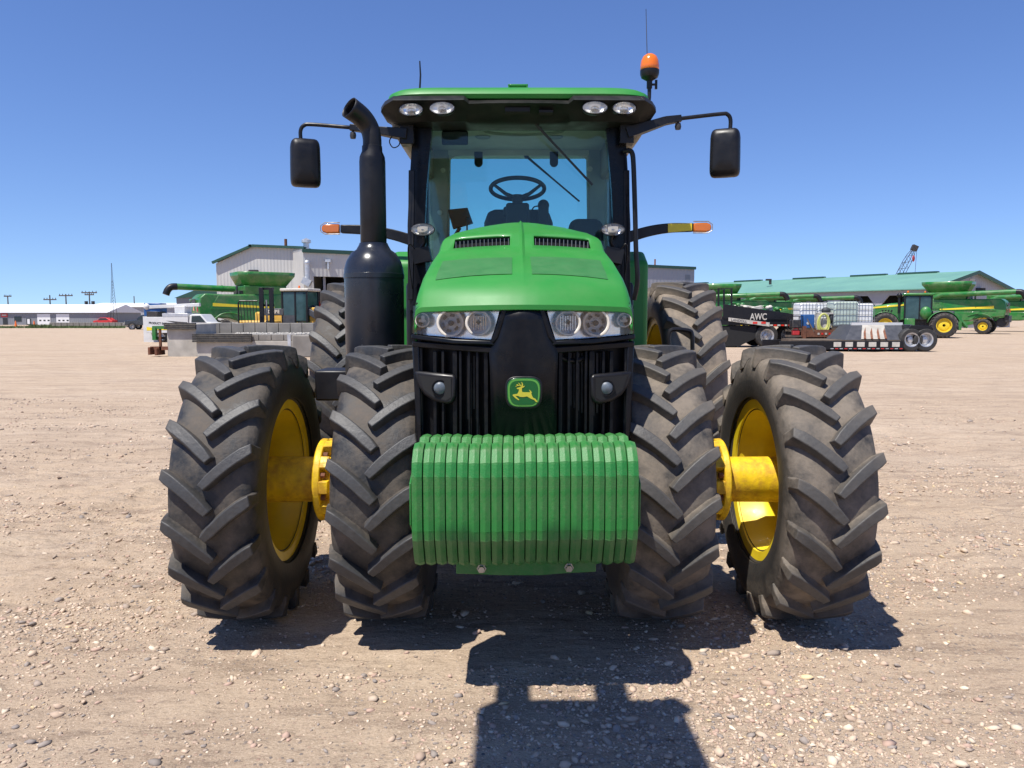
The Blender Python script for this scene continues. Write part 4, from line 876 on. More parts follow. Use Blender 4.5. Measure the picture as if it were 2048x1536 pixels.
far_tyre = tyre_mesh('field_tyre', .95, .62, .50, 20, .05, 'rubber_far', 44, .032, 4)
far_rim = rim_mesh('field_rim', .50, .31, .10, 'yellow_far', hub=.1)
def truck_wheel_mesh(name, R, w, rimR, rimmat):
    m = MB(); m.lathe([(rimR, -w / 2), (R * .9, -w / 2), (R, -w * .36), (R, w * .36), (R * .9, w / 2), (rimR, w / 2), (rimR * .95, 0)], 36, 'x', closed=True); t = m.mesh(name, 'rubber_plain')
    m = MB(); m.lathe([(rimR + .02, w / 2 + .004), (rimR - .03, w / 2 - .01), (rimR * .85, -w * .1), (rimR * .5, -w * .05), (rimR * .42, w * .15), (.01, w * .2)], 30, 'x'); r = m.mesh(name + '_rim', rimmat)
    return t, r
trk_t, trk_r = truck_wheel_mesh('trailer_tyre', .52, .28, .30, 'pale_metal')
car_t, car_r = truck_wheel_mesh('road_tyre', .38, .25, .23, 'steel')
def add_wheel(par, x, y, R, W, side, kind='field'):
    rz = R_(90) if side > 0 else R_(-90)
    if kind == 'field':
        w = obj_from(far_rim, 'wheel', par, (x, y, R), (0, 0, rz), (W / .62, R / .95, R / .95)); obj_from(far_tyre, 'tyre', w)
    else:
        t, r, R0 = (trk_t, trk_r, .52) if kind == 'truck' else (car_t, car_r, .38)
        w = obj_from(t, 'wheel', par, (x, y, R), (0, 0, rz), (W / .27, R / R0, R / R0)); obj_from(r, 'rim', w)
    return w

# ---------------- combines
def combine(label, loc, rz, flare=True, stripe='stripe', group='green combine harvesters parked in the yard'):
    r = thing('combine_harvester', label, 'combine harvester', loc, rz, group)
    m = MB(); pr = [(-4.55, 1.6), (-4.7, 2.3), (-4.55, 3.05), (-4.2, 3.35), (-3.0, 3.3), (1.7, 3.4), (1.9, 3.2), (1.9, 1.7), (1.2, 1.15), (-1.5, 1.2), (-2.6, 1.55)]
    m.prism([(x, -1.45, z) for x, z in pr], (0, 2.9, 0)); m.build('body', 'green_far', r, bevel=.10, seg=3)
    for s in (-1, 1):
        y = s * 1.455
        m = MB(); m.prism([(-3.9, y, 2.2), (.9, y, 2.25), (.9, y, 3.3), (-3.3, y, 3.2)], (0, s * .05, 0)); pn = m.build('side_panel', 'green_far', r, bevel=.03)
        m = MB(); m.prism([(-3.7, y + s * .05, 2.42), (.8, y + s * .05, 2.28), (.8, y + s * .05, 2.40), (-3.7, y + s * .05, 2.66)], (0, s * .012, 0)); m.build('stripe', 'stripe', pn)
        m = MB(); m.prism([(-1.9, y, 1.3), (.3, y, 1.3), (.9, y, 1.9), (.9, y, 2.1), (-2.6, y, 2.1)], (0, s * .04, 0)); m.build('lower_panel', 'green_far', r, bevel=.02)
        m = MB(); m.tube(cr([(-3.6, s * 1.5, 1.5), (-3.1, s * 1.55, 1.85), (-2.4, s * 1.55, 1.95), (-1.6, s * 1.5, 1.7)]), .05, 6); m.build('wheel_arch', 'green_far', r)
        add_wheel(r, 1.9, s * 1.75, .98, .7, s); add_wheel(r, -2.9, s * 1.5, .72, .5, s)
        m = MB(); m.box(-4.74, -4.70, s * 1.15 - .09, s * 1.15 + .09, 2.0, 2.35); m.build('tail_lamp', 'red_lens', r)
    m = MB(); m.box(-4.9, -4.5, -1.0, 1.0, 1.1, 1.75); m.cyl((-4.3, -.8, 1.1), (-4.3, .8, 1.1), .45); m.build('straw_spreader', 'dark_metal', r, bevel=.05)
    m = MB(); m.prism([(-4.72, -.22, 2.1), (-4.72, .22, 2.1), (-4.72, 0, 2.5)], (-.02, 0, 0)); m.build('warning_triangle', 'orange_lens', r)
    m = MB(); m.box(-4.745, -4.71, -.6, .6, 2.62, 2.95); m.build('rear_screen', 'dark_metal', r)
    m = MB(); m.loft([[(x, y, z) for x, y in ((-1.3 - e, -1.4 - e * .5), (1.8, -1.4 - e * .5), (1.8, 1.4 + e * .5), (-1.3 - e, 1.4 + e * .5))] for e, z in ((0, 3.3), (.1, 3.98))]); m.build('grain_tank', 'green_far', r, bevel=.05)
    if flare:
        def oc(a, b, y, z, k): return [(a + k, -y, z), (b - k, -y, z), (b, -y + k, z), (b, y - k, z), (b - k, y, z), (a + k, y, z), (a, y - k, z), (a, -y + k, z)]
        m = MB(); m.loft([oc(-1.3, 1.85, 1.38, 3.93, .3), oc(-1.75, 2.55, 1.75, 4.75, .6), oc(-1.78, 2.58, 1.78, 5.02, .6)], caps=False); f = m.build('tank_extension', 'green_far', r, smooth=20); q = f.modifiers.new('t', 'SOLIDIFY'); q.thickness = .04
    m = MB(); m.tube([(1.3, 1.45, 3.5), (.6, 1.6, 3.75), (-2.2, 1.85, 3.82), (-5.5, 2.0, 3.92)], .24, 16); m.lathe([(.27, -.05), (.27, .05)], 14, 'x', c=(-2.2, 1.85, 3.82)); a = m.build('unloading_auger', 'green_far', r)
    m = MB(); m.tube(cr([(-5.45, 2.0, 3.92), (-5.85, 2.02, 3.88), (-6.1, 2.03, 3.65), (-6.25, 2.03, 3.3)]), .26, 14); m.build('spout', 'black_plastic', a)
    m = MB(); m.box(1.95, 3.5, -.95, .95, 1.9, 3.35); c = m.build('cab', 'glass_dark', r, bevel=.12, seg=3)
    m = MB(); m.box(1.75, 3.75, -1.05, 1.05, 3.36, 3.6); m.build('cab_roof', 'green_far', c, bevel=.1, seg=3)
    for y in (-.98, .98):
        for x in (2.0, 3.45): m = MB(); m.box(x - .05, x + .05, y - .04, y + .04, 1.85, 3.4); m.build('cab_pillar', 'black_plastic', c)
    m = MB(); m.prism([(2.0, -.7, 1.1), (2.0, -.7, 1.9), (4.3, -.7, 1.1), (4.3, -.7, .45)], (0, 1.4, 0)); m.build('feeder_house', 'green_far', r, bevel=.03)
    m = MB()
    for x in (.6, 1.2, 1.8): m.cyl((x, 1.75, 2.0), (x, 1.75, 3.0), .025, n=6)
    m.tube([(.6, 1.75, 3.0), (1.8, 1.75, 3.0)], .025, 6); m.tube([(.6, 1.75, 2.5), (1.8, 1.75, 2.5)], .025, 6); m.box(.5, 2.0, 1.45, 1.9, 1.94, 2.0); m.build('platform_rail', 'green_far', r)
    m = MB(); m.box(-1.6, -.95, -.9, .9, 3.32, 3.62); m.cyl((-1.8, -.9, 3.3), (-1.8, -.9, 4.0), .08, n=10); m.build('engine_deck', 'dark_metal', r, bevel=.03)
    return r
PX = lambda u, D: PG(u, D)
combine('green combine with open grain tank behind the concrete dock', PX(517, 60), R_(34))
combine('green combine with open grain tank behind the articulated tractor', PX(1903, 76), R_(141))
combine('closed-tank green combine at the right edge of the picture', PX(2012, 86), R_(141), False)
combine('green combine with open tank extension just right of the tall rear tyre', PX(1445, 82), R_(168))
combine('closed-tank green combine behind the black flatbed', PX(1520, 90), R_(168), False)
combine('closed-tank green combine behind the white liquid totes', PX(1606, 96), R_(165), False)

# ---------------- articulated tractors
def artic(label, loc, rz):
    r = thing('articulated_tractor', label, 'tractor', loc, rz, 'articulated tractors')
    m = MB(); m.loft([[(x, -w, z0), (x, w, z0), (x, w, z1 - .15), (x, w * .7, z1), (x, -w * .7, z1), (x, -w, z1 - .15)] for x, w, z0, z1 in ((3.85, .42, 1.35, 2.15), (3.6, .55, 1.2, 2.45), (1.9, .6, 1.3, 2.72), (.9, .62, 1.4, 2.8))]); h = m.build('hood', 'green_far', r, bevel=.04)
    for s in (-1, 1):
        m = MB(); m.prism([(3.5, s * .575, 2.28), (1.0, s * .63, 2.52), (1.0, s * .63, 2.66), (3.4, s * .575, 2.42)], (0, s * .012, 0)); m.build('stripe', 'stripe', h)
        for k in range(4): m = MB(); m.prism([(2.6 - k * .22, s * .60, 1.75), (2.7 - k * .22, s * .60, 1.75), (2.55 - k * .22, s * .60, 2.2), (2.45 - k * .22, s * .60, 2.2)], (0, s * .03, 0)); m.build('louvre', 'hole', h)
        add_wheel(r, 2.35, s * .98, .98, .62, s); add_wheel(r, 2.35, s * 1.75, .98, .62, s)
        add_wheel(r, -1.75, s * .98, .98, .62, s); add_wheel(r, -1.75, s * 1.75, .98, .62, s)
        m = MB(); rg = []
        for a in np.linspace(R_(10), R_(165), 10): rg.append([(-1.75 + 1.14 * math.cos(a), s * .62, 1.0 + 1.12 * math.sin(a)), (-1.75 + 1.14 * math.cos(a), s * 1.55, 1.0 + 1.10 * math.sin(a))])
        m.loft(rg, closed=False, caps=False); o = m.build('rear_fender', 'green_far', r); q = o.modifiers.new('t', 'SOLIDIFY'); q.thickness = .05
        m = MB(); rg = []
        for a in np.linspace(R_(30), R_(175), 8): rg.append([(2.35 + 1.12 * math.cos(a), s * .6, 1.0 + 1.08 * math.sin(a)), (2.35 + 1.12 * math.cos(a), s * 1.2, 1.0 + 1.06 * math.sin(a))])
        m.loft(rg, closed=False, caps=False); o = m.build('front_fender', 'green_far', r); q = o.modifiers.new('t', 'SOLIDIFY'); q.thickness = .05
        m = MB(); m.box(.2, .95, s * 1.0 - .25, s * 1.0 + .25, .55, 1.5); m.build('step', 'green_far', r, bevel=.04)
        m = MB(); m.ell((-.55, s * .95, 1.95), (.42, .25, .5), 16, 10); m.build('fuel_tank', 'green_far', r)
        m = MB(); m.lathe([(.06, 0), (.08, .03), (.08, .14), (.0, .2)], 12, 'z', c=(.75 if s > 0 else -.6, s * .8, 3.52)); m.build('beacon', 'orange_lens', r)
    m = MB(); m.box(-.95, .95, -.85, .85, 1.4, 3.3); c = m.build('cab', 'glass_teal', r, bevel=.10, seg=3)
    m = MB(); m.box(-1.15, 1.1, -.98, .98, 3.31, 3.52); m.build('cab_roof', 'green_far', c, bevel=.08, seg=3)
    for x in (-.95, -.1, .95):
        for y in (-.86, .86): m = MB(); m.box(x - .05, x + .05, y - .03, y + .03, 1.4, 3.33); m.build('cab_pillar', 'black_plastic', c)
    m = MB(); m.box(-2.6, -.95, -.62, .62, 1.3, 2.1); m.build('rear_body', 'tarp_grey', r, bevel=.15, seg=3)
    m = MB(); m.box(-2.9, 3.4, -.4, .4, .7, 1.4); m.build('frame', 'dark_metal', r)
    m = MB(); m.tube([(-2.6, -.5, 1.9), (-3.2, -.5, 1.2), (-3.5, -.5, .8)], .10, 8); m.tube([(-2.6, .5, 1.9), (-3.2, .5, 1.2), (-3.5, .5, .8)], .10, 8); m.box(-3.1, -2.6, -.6, .6, .6, 1.9); m.build('hitch', 'green_far', r)
    m = MB(); m.cyl((1.35, .78, 1.9), (1.35, .78, 3.2), .09, n=12); m.ell((1.35, .78, 3.35), (.2, .2, .2), 14, 8); m.build('air_cleaner', 'black_plastic', r)
    return r
artic('green articulated tractor with yellow rims parked beyond the lowbed trailer', PX(1833, 62), R_(157))
artic('green tractor cab half hidden between service truck and combine', PX(404, 84), R_(28))

# ---------------- lowbed trailer on the right
D = 37.0
lb = thing('lowbed_trailer', 'empty black lowbed trailer with two polished wheels at its right end', 'trailer', PX(1740, D)); MB.org = lb.location.copy()
xp = lambda u, d=D: P(u, 640, d).x
zd = zv(680, D); w2 = 2.5
m = MB(); m.box(xp(1600), xp(1815), D, D + w2, zd - .12, zd); m.build('deck', 'deck_wood', lb)
m = MB(); m.box(xp(1560), xp(1808), D - .06, D, zv(699, D), zv(682, D)); m.box(xp(1560), xp(1808), D + w2, D + w2 + .06, zv(699, D), zv(682, D)); m.build('side_rail', 'black_plastic', lb, bevel=.01)
for k in range(8):
    u = 1668 + k * 23.4
    if u > 1800: break
    m = MB(); m.box(xp(u), xp(u + 15), D - .075, D - .062, zv(693.5, D), zv(684, D)); m.build('marker_plate', 'dirty_white', lb)
for k in range(16):
    u = 1662 + k * 9.2; m = MB(); m.box(xp(u), xp(u + 6), D - .075, D - .062, zv(698, D), zv(696.3, D)); m.build('reflective_tape', 'red_paint' if k % 2 else 'pale_metal', lb)
m = MB(); m.prism([(xp(1692), D + .0, zd), (xp(1722), D + .9, zv(649, D + .9)), (xp(1722), D + 2.3, zv(649, D + .9)), (xp(1692), D + 2.3, zd)], (xp(1815) - xp(1692), 0, 0)); m.build('ramp', 'tarp_grey', lb, bevel=.01)
m = MB()
m.prism([(xp(1724), D + .02, zd + .03), (xp(1741), D + .88, zv(651, D + .9)), (xp(1786), D + .88, zv(651, D + .9)), (xp(1774), D + .02, zd + .03)], (0, -.04, .02)); rk = m.build('ramp_grate', 'concrete', lb)
for k in range(4):
    t = k / 3; m = MB(); a = Vector((xp(1731 + 14 * k), D - .03, zd + .06)); b = Vector((xp(1745 + 12.5 * k), D + .84, zv(652, D + .9))); m.bar(a, b, .10, .04); m.build('grate_bar', 'rust', rk)
m = MB(); m.box(xp(1720), xp(1824), D + .86, D + 1.0, zv(651, D), zv(647, D) + .04); m.build('top_bar', 'white_paint', lb)
m = MB(); m.prism([(xp(1822), D - .0, zv(650, D)), (xp(1864), D, zv(652, D)), (xp(1868), D, zv(660, D)), (xp(1818), D, zv(660, D))], (0, w2, 0)); m.build('wheel_fender', 'black_plastic', lb, bevel=.03)
m = MB(); m.box(xp(1805), xp(1866), D + .5, D + 2.0, .45, .75); m.build('axle_frame', 'black_plastic', lb)
m = MB(); m.box(xp(1867), xp(1868.5), D, D + .6, .15, zv(655, D)); m.build('mud_flap', 'rubber_mat', lb)
for u in (1825, 1854):
    for y, sd in ((.16, -1), (w2 - .2, 1)): add_wheel(lb, xp(u) - lb.location.x, y, .565, .34, sd, 'truck')
MB.org = Vector((0, 0, 0))

# ---------------- black gooseneck flatbed with lettering
D = 42.0
fb = thing('flatbed_trailer', 'black gooseneck flatbed with white letters and a pale rail on its side', 'trailer', PX(1500, D)); MB.org = fb.location.copy()
m = MB(); m.box(xp(1440, D), xp(1600, D), D, D + 2.4, zv(650, D), zv(632, D)); m.build('bed_frame', 'black_plastic', fb, bevel=.02)
m = MB(); m.prism([(xp(1446, D), D - .05, zv(608, D)), (xp(1594, D), D - .05, zv(629, D)), (xp(1594, D), D - .05, zv(640, D)), (xp(1446, D), D - .05, zv(637, D))], (0, .05, 0)); sd_ = m.build('side_board', 'black_plastic', fb, bevel=.01)
m = MB(); m.prism([(xp(1456, D), D - .12, zv(635, D)), (xp(1538, D), D - .12, zv(645, D)), (xp(1538, D), D - .12, zv(653, D)), (xp(1456, D), D - .12, zv(642, D))], (0, .06, 0)); rl = m.build('pale_rail', 'dirty_white', fb)
for u0, u1 in ((1504, 1513), (1521, 1530)): a, b = P(u0, 645, D), P(u1, 648, D); m = MB(); m.box(a.x, b.x, D - .135, D - .122, zv(647.5, D), zv(643.5, D)); m.build('red_reflector', 'red_lens', rl)
for k in range(7):
    u = 1540 + 7.5 * k; m = MB(); m.box(xp(u, D), xp(u + 6, D), D - .012, D - .003, zv(652, D), zv(649, D)); m.build('reflective_tape', 'red_lens' if k % 2 else 'dirty_white', fb)
text_part('AWC', .36, 'dirty_white', sd_, P(1517, 634, D - .06) - fb.location, (R_(90), 0, 0), width=.92, bold=.01)
text_part('LANDOLL', .13, 'interior_dark', rl, P(1478, 641.3, D - .13) - fb.location, (R_(90), R_(6.5), 0), width=.85)
m = MB(); a, b, c_, d_ = P(1437, 640, D), P(1437, 577, D), P(1463, 577, D), P(1463, 640, D)
m.tube([a, b, c_, d_], .06, 8); m.build('headache_rack', 'black_plastic', fb); m = MB(); m.tube([a + Vector((0, 1.5, 0)), b + Vector((0, 1.5, 0)), c_ + Vector((0, 1.5, 0)), d_ + Vector((0, 1.5, 0))], .06, 8); m.build('headache_rack', 'black_plastic', fb)
m = MB(); m.prism([(xp(1430, D), D + .05, .05), (xp(1480, D), D + .05, .05), (xp(1512, D), D + .05, .5), (xp(1514, D), D + .05, zv(652, D)), (xp(1430, D), D + .05, zv(652, D))], (0, 2.0, 0)); m.build('gooseneck', 'hole', fb)  # dark void under the bed put in as a plain black block
for u, R0, kd in ((1535, .62, 'truck'),):
    for y, s_ in ((.2, -1), (2.2, 1)): add_wheel(fb, xp(u, D) - fb.location.x, y, R0, .4, s_, kd)
MB.org = Vector((0, 0, 0))
sp = thing('spare_wheel', 'white-rimmed wheel leaning at the end of the black flatbed', 'wheel', PX(1574, 43.2)); add_wheel(sp, 0, 0, .62, .34, -1, 'truck'); 
# machine parts lying on the flatbed
random.seed(21)
for k, (u, v, L_, a, mt, nm) in enumerate(((1490, 622, 1.9, -.22, 'dirty_white', 'white row-unit tube lying on the black flatbed'), (1472, 617, .9, .3, 'green_far', 'green frame piece at the left end of the flatbed load'), (1538, 623, 1.2, .1, 'green_far', 'green row unit with white hoses on the flatbed'), (1560, 626, .9, -.2, 'green_far', 'green parts bundle at the right end of the flatbed load'))):
    c = P(u, v, 43.3); r = thing('machine_part', nm, 'machine part', (c.x, c.y, c.z)); m = MB(); m.obox((0, 0, 0), (L_, .35, .22), (0, a, 0)); m.tube(cr([(-L_ / 2, 0, .1), (-L_ / 4, -.1, .3), (L_ / 4, 0, .2), (L_ / 2, 0, .05)]), .06, 8); m.build('beam', mt, r, bevel=.03)
    m = MB()
    for j in range(4): m.ell((random.uniform(-.4, .4) * L_, random.uniform(-.2, .1), random.uniform(.0, .25)), (.14, .14, .12), 8, 6)
    m.build('fitting', 'green_far' if k % 2 else 'dirty_white', r)

# ---------------- equipment flatbed with totes
D = 40.0
eb = thing('equipment_trailer', 'low equipment trailer with wooden deck carrying white liquid totes', 'trailer', PX(1660, D)); MB.org = eb.location.copy()
ztop = zv(660, D)
m = MB(); m.box(xp(1600, D), xp(1760, D), D - .2, D + 2.3, ztop - .1, ztop); m.build('deck', 'deck_wood', eb)
m = MB(); m.box(xp(1600, D), xp(1760, D), D - .26, D - .2, ztop - .36, ztop + .02); m.box(xp(1603, D), xp(1609, D), D - .3, D - .1, .2, zv(652, D)); m.build('side_beam', 'rust', eb)
for k in range(9): u = 1632 + 7.4 * k; m = MB(); m.box(xp(u, D), xp(u + 4, D), D - .275, D - .262, ztop - .24, ztop - .14); m.build('reflective_tape', 'red_lens' if k % 2 else 'dirty_white', eb)
m = MB(); m.box(xp(1602, D), xp(1640, D), D, D + 2.1, .25, ztop - .1); m.build('underframe', 'hole', eb)
for u in (1650, 1690):
    for y, s_ in ((.1, -1), (2.0, 1)): add_wheel(eb, xp(u, D) - eb.location.x, y, .40, .25, s_, 'car')
MB.org = Vector((0, 0, 0))
def tote(label, u, y, mt, k=1.0):
    p = P(u, 640, y); r = thing('liquid_tote', label, 'tote', (p.x, y, ztop), 0, 'caged liquid totes on the equipment trailer')
    r.scale = (1.12, 1.12, 1.12); m = MB(); m.box(-.58, .58, -.48, .48, .16, 1.14 * k); b = m.build('bottle', mt, r, bevel=.10, seg=3)
    m = MB(); m.lathe([(.0, .08), (.1, .08), (.1, 0)], 16, 'z', c=(0, 0, 1.14 * k)); m.build('cap', 'interior_dark', b)
    for i in range(9):
        x = -.6 + .15 * i
        for yy in (-.51, .51): m = MB(); m.cyl((x, yy, .14), (x, yy, 1.16 * k), .009, n=6); m.build('cage_bar', 'cage', r)
    for j in range(5):
        z = .18 + .24 * j * k; m = MB(); m.tube([(-.6, -.51, z), (.6, -.51, z), (.6, .51, z), (-.6, .51, z), (-.6, -.51, z)], .011, 6); m.build('cage_hoop', 'cage', r)
    m = MB(); m.box(-.6, .6, -.5, .5, .0, .13); m.build('pallet', 'deck_wood', r, bevel=.01)
tote('leftmost white caged liquid tote, behind the blue welder', 1616, D + 1.55, 'tote_white', 1.12)
tote('white caged tote directly behind the hose coil', 1650, D + 1.5, 'tote_white', 1.12)
tote('greenish caged tote half full of liquid right of the hose coil', 1683, D + .6, 'tote_green', 1.16)
tote('rightmost white caged liquid tote with a blue label', 1714, D + 1.7, 'tote_white', 1.1)
c = P(1724, 622, D + 1.17); m = MB(); m.box(-.11, .11, -.004, .004, -.10, .10); o = m.build('tote_placard', 'blue_box', None, loc=(c.x, c.y, c.z)); tag(o, 'blue and white placard hung on the rightmost tote', 'placard')
c = P(1646, 642, D + .15); hr = thing('hose_coil', 'yellow hose coiled over a small pump stand', 'hose', (c.x, c.y, ztop))
m = MB(); m.box(-.34, -.28, -.1, .1, 0, .85); m.box(.20, .26, -.1, .1, 0, .85); m.box(-.34, .5, -.1, .1, .82, .9); m.box(.0, .45, .0, .4, .1, .6); m.build('stand', 'dirty_white', hr)
m = MB(); m.ell((.2, .15, 1.0), (.25, .2, .18), 12, 8); m.ell((.42, .05, .6), (.12, .15, .28), 12, 8); m.build('pump', 'interior_dark', hr)
for k in range(7):
    rx, rzz = .20 + .022 * k, .36 + .03 * k; m = MB(); m.tube([(rx * math.cos(t) - .02, -.14 - .012 * (k % 3), .44 - .02 * k + rzz * math.sin(t)) for t in np.linspace(0, 2 * math.pi, 24)], .020, 6, caps=False); m.build('hose_loop', 'hose', hr)
c = P(1614, 644, D + .1); wd = thing('welder', 'blue engine welder at the left end of the equipment trailer', 'welder', (c.x, c.y, ztop)); 
m = MB(); m.box(-.27, .3, -.25, .25, .1, .80); m.build('cabinet', 'blue_box', wd, bevel=.03); m = MB(); m.tube([(-.3, -.26, 0), (-.3, -.26, .1), (.3, -.26, .1), (.3, -.26, 0)], .02, 6); m.build('skid', 'dark_metal', wd)
m = MB(); m.cyl((-.05, -.265, .35), (-.05, -.25, .35), .07, n=10); m.build('panel_mark', 'dirty_white', wd)
c = P(1590, 645, D + .1); gn = thing('generator', 'black-framed generator beside the blue welder', 'generator', (c.x, c.y, ztop - .02))
m = MB(); m.box(-.24, .26, -.22, .22, .12, .55); m.build('engine', 'dark_metal', gn, bevel=.05)
m = MB(); 
for y in (-.26, .26): m.tube([(-.3, y, .02), (-.3, y, .72), (.3, y, .72), (.3, y, .02), (-.3, y, .02)], .022, 6)
m.build('frame_tube', 'black_plastic', gn)
c = P(1591, 655, D - .05); gc = thing('fuel_can', 'red plastic fuel can under the generator', 'fuel can', (c.x, c.y, ztop - .28)); m = MB(); m.box(-.17, .2, -.12, .12, 0, .28); m.build('can', 'red_paint', gc, bevel=.05, seg=3); m = MB(); m.tube(cr([(-.1, 0, .26), (-.05, 0, .36), (.1, 0, .36), (.14, 0, .27)]), .025, 6); m.build('handle', 'red_paint', gc)
m = MB(); m.box(xp(1578, D), xp(1604, D), D - .25, D + .5, ztop - .36, ztop - .28); m.build('tongue_deck', 'deck_wood', None); tag(bpy.data.objects['tongue_deck'], 'small wooden deck in front of the equipment trailer under the generator', 'deck')
a, b = P(1612, 634, D - .1), P(1628, 663, D - .25); m = MB(); m.bar((0, 0, 0), a - b, .06, .06); o = m.build('leaning_post', 'deck_wood', None, loc=b); tag(o, 'pale wooden post leaning against the blue welder', 'post')

# ---------------- cars and trucks
def pickup(name, label, loc, rz, body, L_=5.6, grp=None):
    r = thing(name, label, 'pickup', loc, rz, grp)
    pr = [(2.75, .55), (2.8, 1.05), (2.6, 1.15), (1.3, 1.22), (.65, 1.82), (.3, 1.9), (-.9, 1.9), (-1.1, 1.25), (-2.8, 1.22), (-2.8, .55)]
    m = MB(); m.prism([(x, -.95, z) for x, z in pr], (0, 1.9, 0)); b = m.build('body', body, r, bevel=.09, seg=3)
    for s in (-1, 1):
        y = s * .955; m = MB(); m.prism([(1.15, y, 1.27), (.62, y, 1.75), (-.85, y, 1.78), (-.98, y, 1.27)], (0, s * .01, 0)); m.build('side_window', 'glass_dark', b)
        m = MB(); m.prism([(1.05, y, .6), (-.9, y, .6), (-.9, y, 1.25), (1.05, y, 1.25)], (0, s * .008, 0)); m.build('door', body, b, bevel=.01)
        m = MB(); m.box(2.74, 2.82, s * .7 - .16, s * .7 + .16, .85, 1.02); m.build('headlight', 'lamp_lens', b)
        m = MB(); m.lathe([(.40, -.02), (.47, -.02), (.47, .02), (.40, .02)], 24, 'y', c=(1.85, s * .95, .42), closed=True); m.build('wheel_arch', 'black_plastic', b); m = MB(); m.lathe([(.40, -.02), (.47, -.02), (.47, .02), (.40, .02)], 24, 'y', c=(-1.75, s * .95, .42), closed=True); m.build('wheel_arch', 'black_plastic', b)
        add_wheel(r, 1.85, s * .86, .40, .27, s, 'car'); add_wheel(r, -1.75, s * .86, .40, .27, s, 'car')
    m = MB(); m.prism([(1.32, -.8, 1.26), (.72, -.75, 1.80), (.72, .75, 1.80), (1.32, .8, 1.26)], (.03, 0, .03)); m.build('windscreen', 'glass_dark', b)
    m = MB(); m.box(2.78, 2.9, -.95, .95, .5, .75); m.build('bumper', 'steel', b, bevel=.03); m = MB(); m.box(2.77, 2.83, -.5, .5, .8, 1.05); m.build('grille', 'black_plastic', b)
    return r
pickup('pickup_truck', 'dark grey pickup standing left of the white service truck', PX(300, 98), R_(183), 'dark_paint')
pickup('parked_car', 'white car seen between the totes and the articulated tractor', PX(1741, 92), R_(60), 'white_paint')
rc = thing('parked_car', 'small red car parked beyond the low barrier on the left', 'car', PX(211, 150), R_(170)); m = MB(); m.prism([(x, -.85, z) for x, z in ((2.1, .4), (2.1, .75), (1.2, .9), (.5, 1.38), (-.8, 1.4), (-1.6, .95), (-2.1, .9), (-2.1, .4))], (0, 1.7, 0)); b = m.build('body', 'red_paint', rc, bevel=.08, seg=3); m = MB(); m.prism([(1.0, .86, .92), (.5, .86, 1.3), (-.7, .86, 1.32), (-1.3, .86, .95)], (0, .01, 0)); m.build('side_window', 'glass_dark', b)
for x in (1.3, -1.3):
    for s in (-1, 1): add_wheel(rc, x, s * .75, .33, .22, s, 'car')

D = 51.0
st = thing('service_truck', 'white service truck with tool body, crane and side lettering behind the dock', 'truck', PX(366, D), R_(-4)); st.scale = (.80, .80, .80)
m = MB(); m.box(-2.6, .95, -1.05, 1.05, .75, 2.05); tb = m.build('tool_body', 'white_paint', st, bevel=.03)
m = MB(); m.box(-1.2, .95, -1.06, 1.06, 2.05, 2.35); m.build('side_bin', 'pale_metal', st, bevel=.02)
m = MB(); pr = [(.98, .6), (.98, 1.55), (1.05, 2.2), (1.3, 2.28), (2.0, 2.28), (2.55, 1.62), (3.5, 1.5), (3.7, 1.3), (3.7, .6)]; m.prism([(x, -.98, z) for x, z in pr], (0, 1.96, 0)); cb = m.build('cab', 'white_paint', st, bevel=.08, seg=3)
for s in (-1, 1):
    m = MB(); m.prism([(1.2, s * .985, 1.62), (1.25, s * .985, 2.12), (1.95, s * .985, 2.15), (2.4, s * .985, 1.62)], (0, s * .01, 0)); m.build('side_window', 'glass_dark', cb)
    for x in (2.9, -1.4): add_wheel(st, x, s * .85, .45, .3, s, 'car')
    m = MB(); m.lathe([(.46, -.02), (.54, -.02), (.54, .02), (.46, .02)], 24, 'y', c=(2.9, s * .99, .5), closed=True); m.build('wheel_arch', 'black_plastic', cb)
m = MB(); m.box(-.4, .5, -.6, .6, 2.35, 2.95); m.build('crane_turret', 'white_paint', st, bevel=.05)
m = MB(); m.bar((-2.9, -.2, 2.85), (1.6, -.2, 3.05), .3, .28); m.ell((-2.9, -.2, 2.9), (.3, .3, .3), 12, 8); m.build('crane_boom', 'white_paint', st, bevel=.03)
m = MB(); m.box(-2.55, -1.6, -1.0, .3, 2.05, 2.5); m.build('dark_locker', 'dark_metal', st, bevel=.03)
m = MB(); m.prism([(-2.55, -1.056, 1.25), (-.6, -1.056, 1.0), (-2.55, -1.056, .95)], (0, -.006, 0)); m.build('yellow_flash', 'stripe', tb); m = MB(); m.prism([(-.9, -1.056, 1.75), (.9, -1.056, 1.62), (.9, -1.056, 1.52), (.2, -1.056, 1.5)], (0, -.006, 0)); m.build('dark_flash', 'dark_metal', tb)
text_part('PRODUCT SUPPORT', .17, 'interior_dark', tb, (-1.35, -1.062, 1.52), (R_(90), R_(3), 0), width=2.0, bold=.006)
bx_ = thing('blue_tank', 'blue box on the truck bed at the far left of the service truck', 'box', P(311, 620, D + .4)); m = MB(); m.box(-.55, .55, -.5, .5, -.4, .45); m.build('box', 'blue_box', bx_, bevel=.04); m = MB(); m.box(-.6, .6, -.55, .55, -3, -.42); m.build('rack', 'white_paint', bx_)

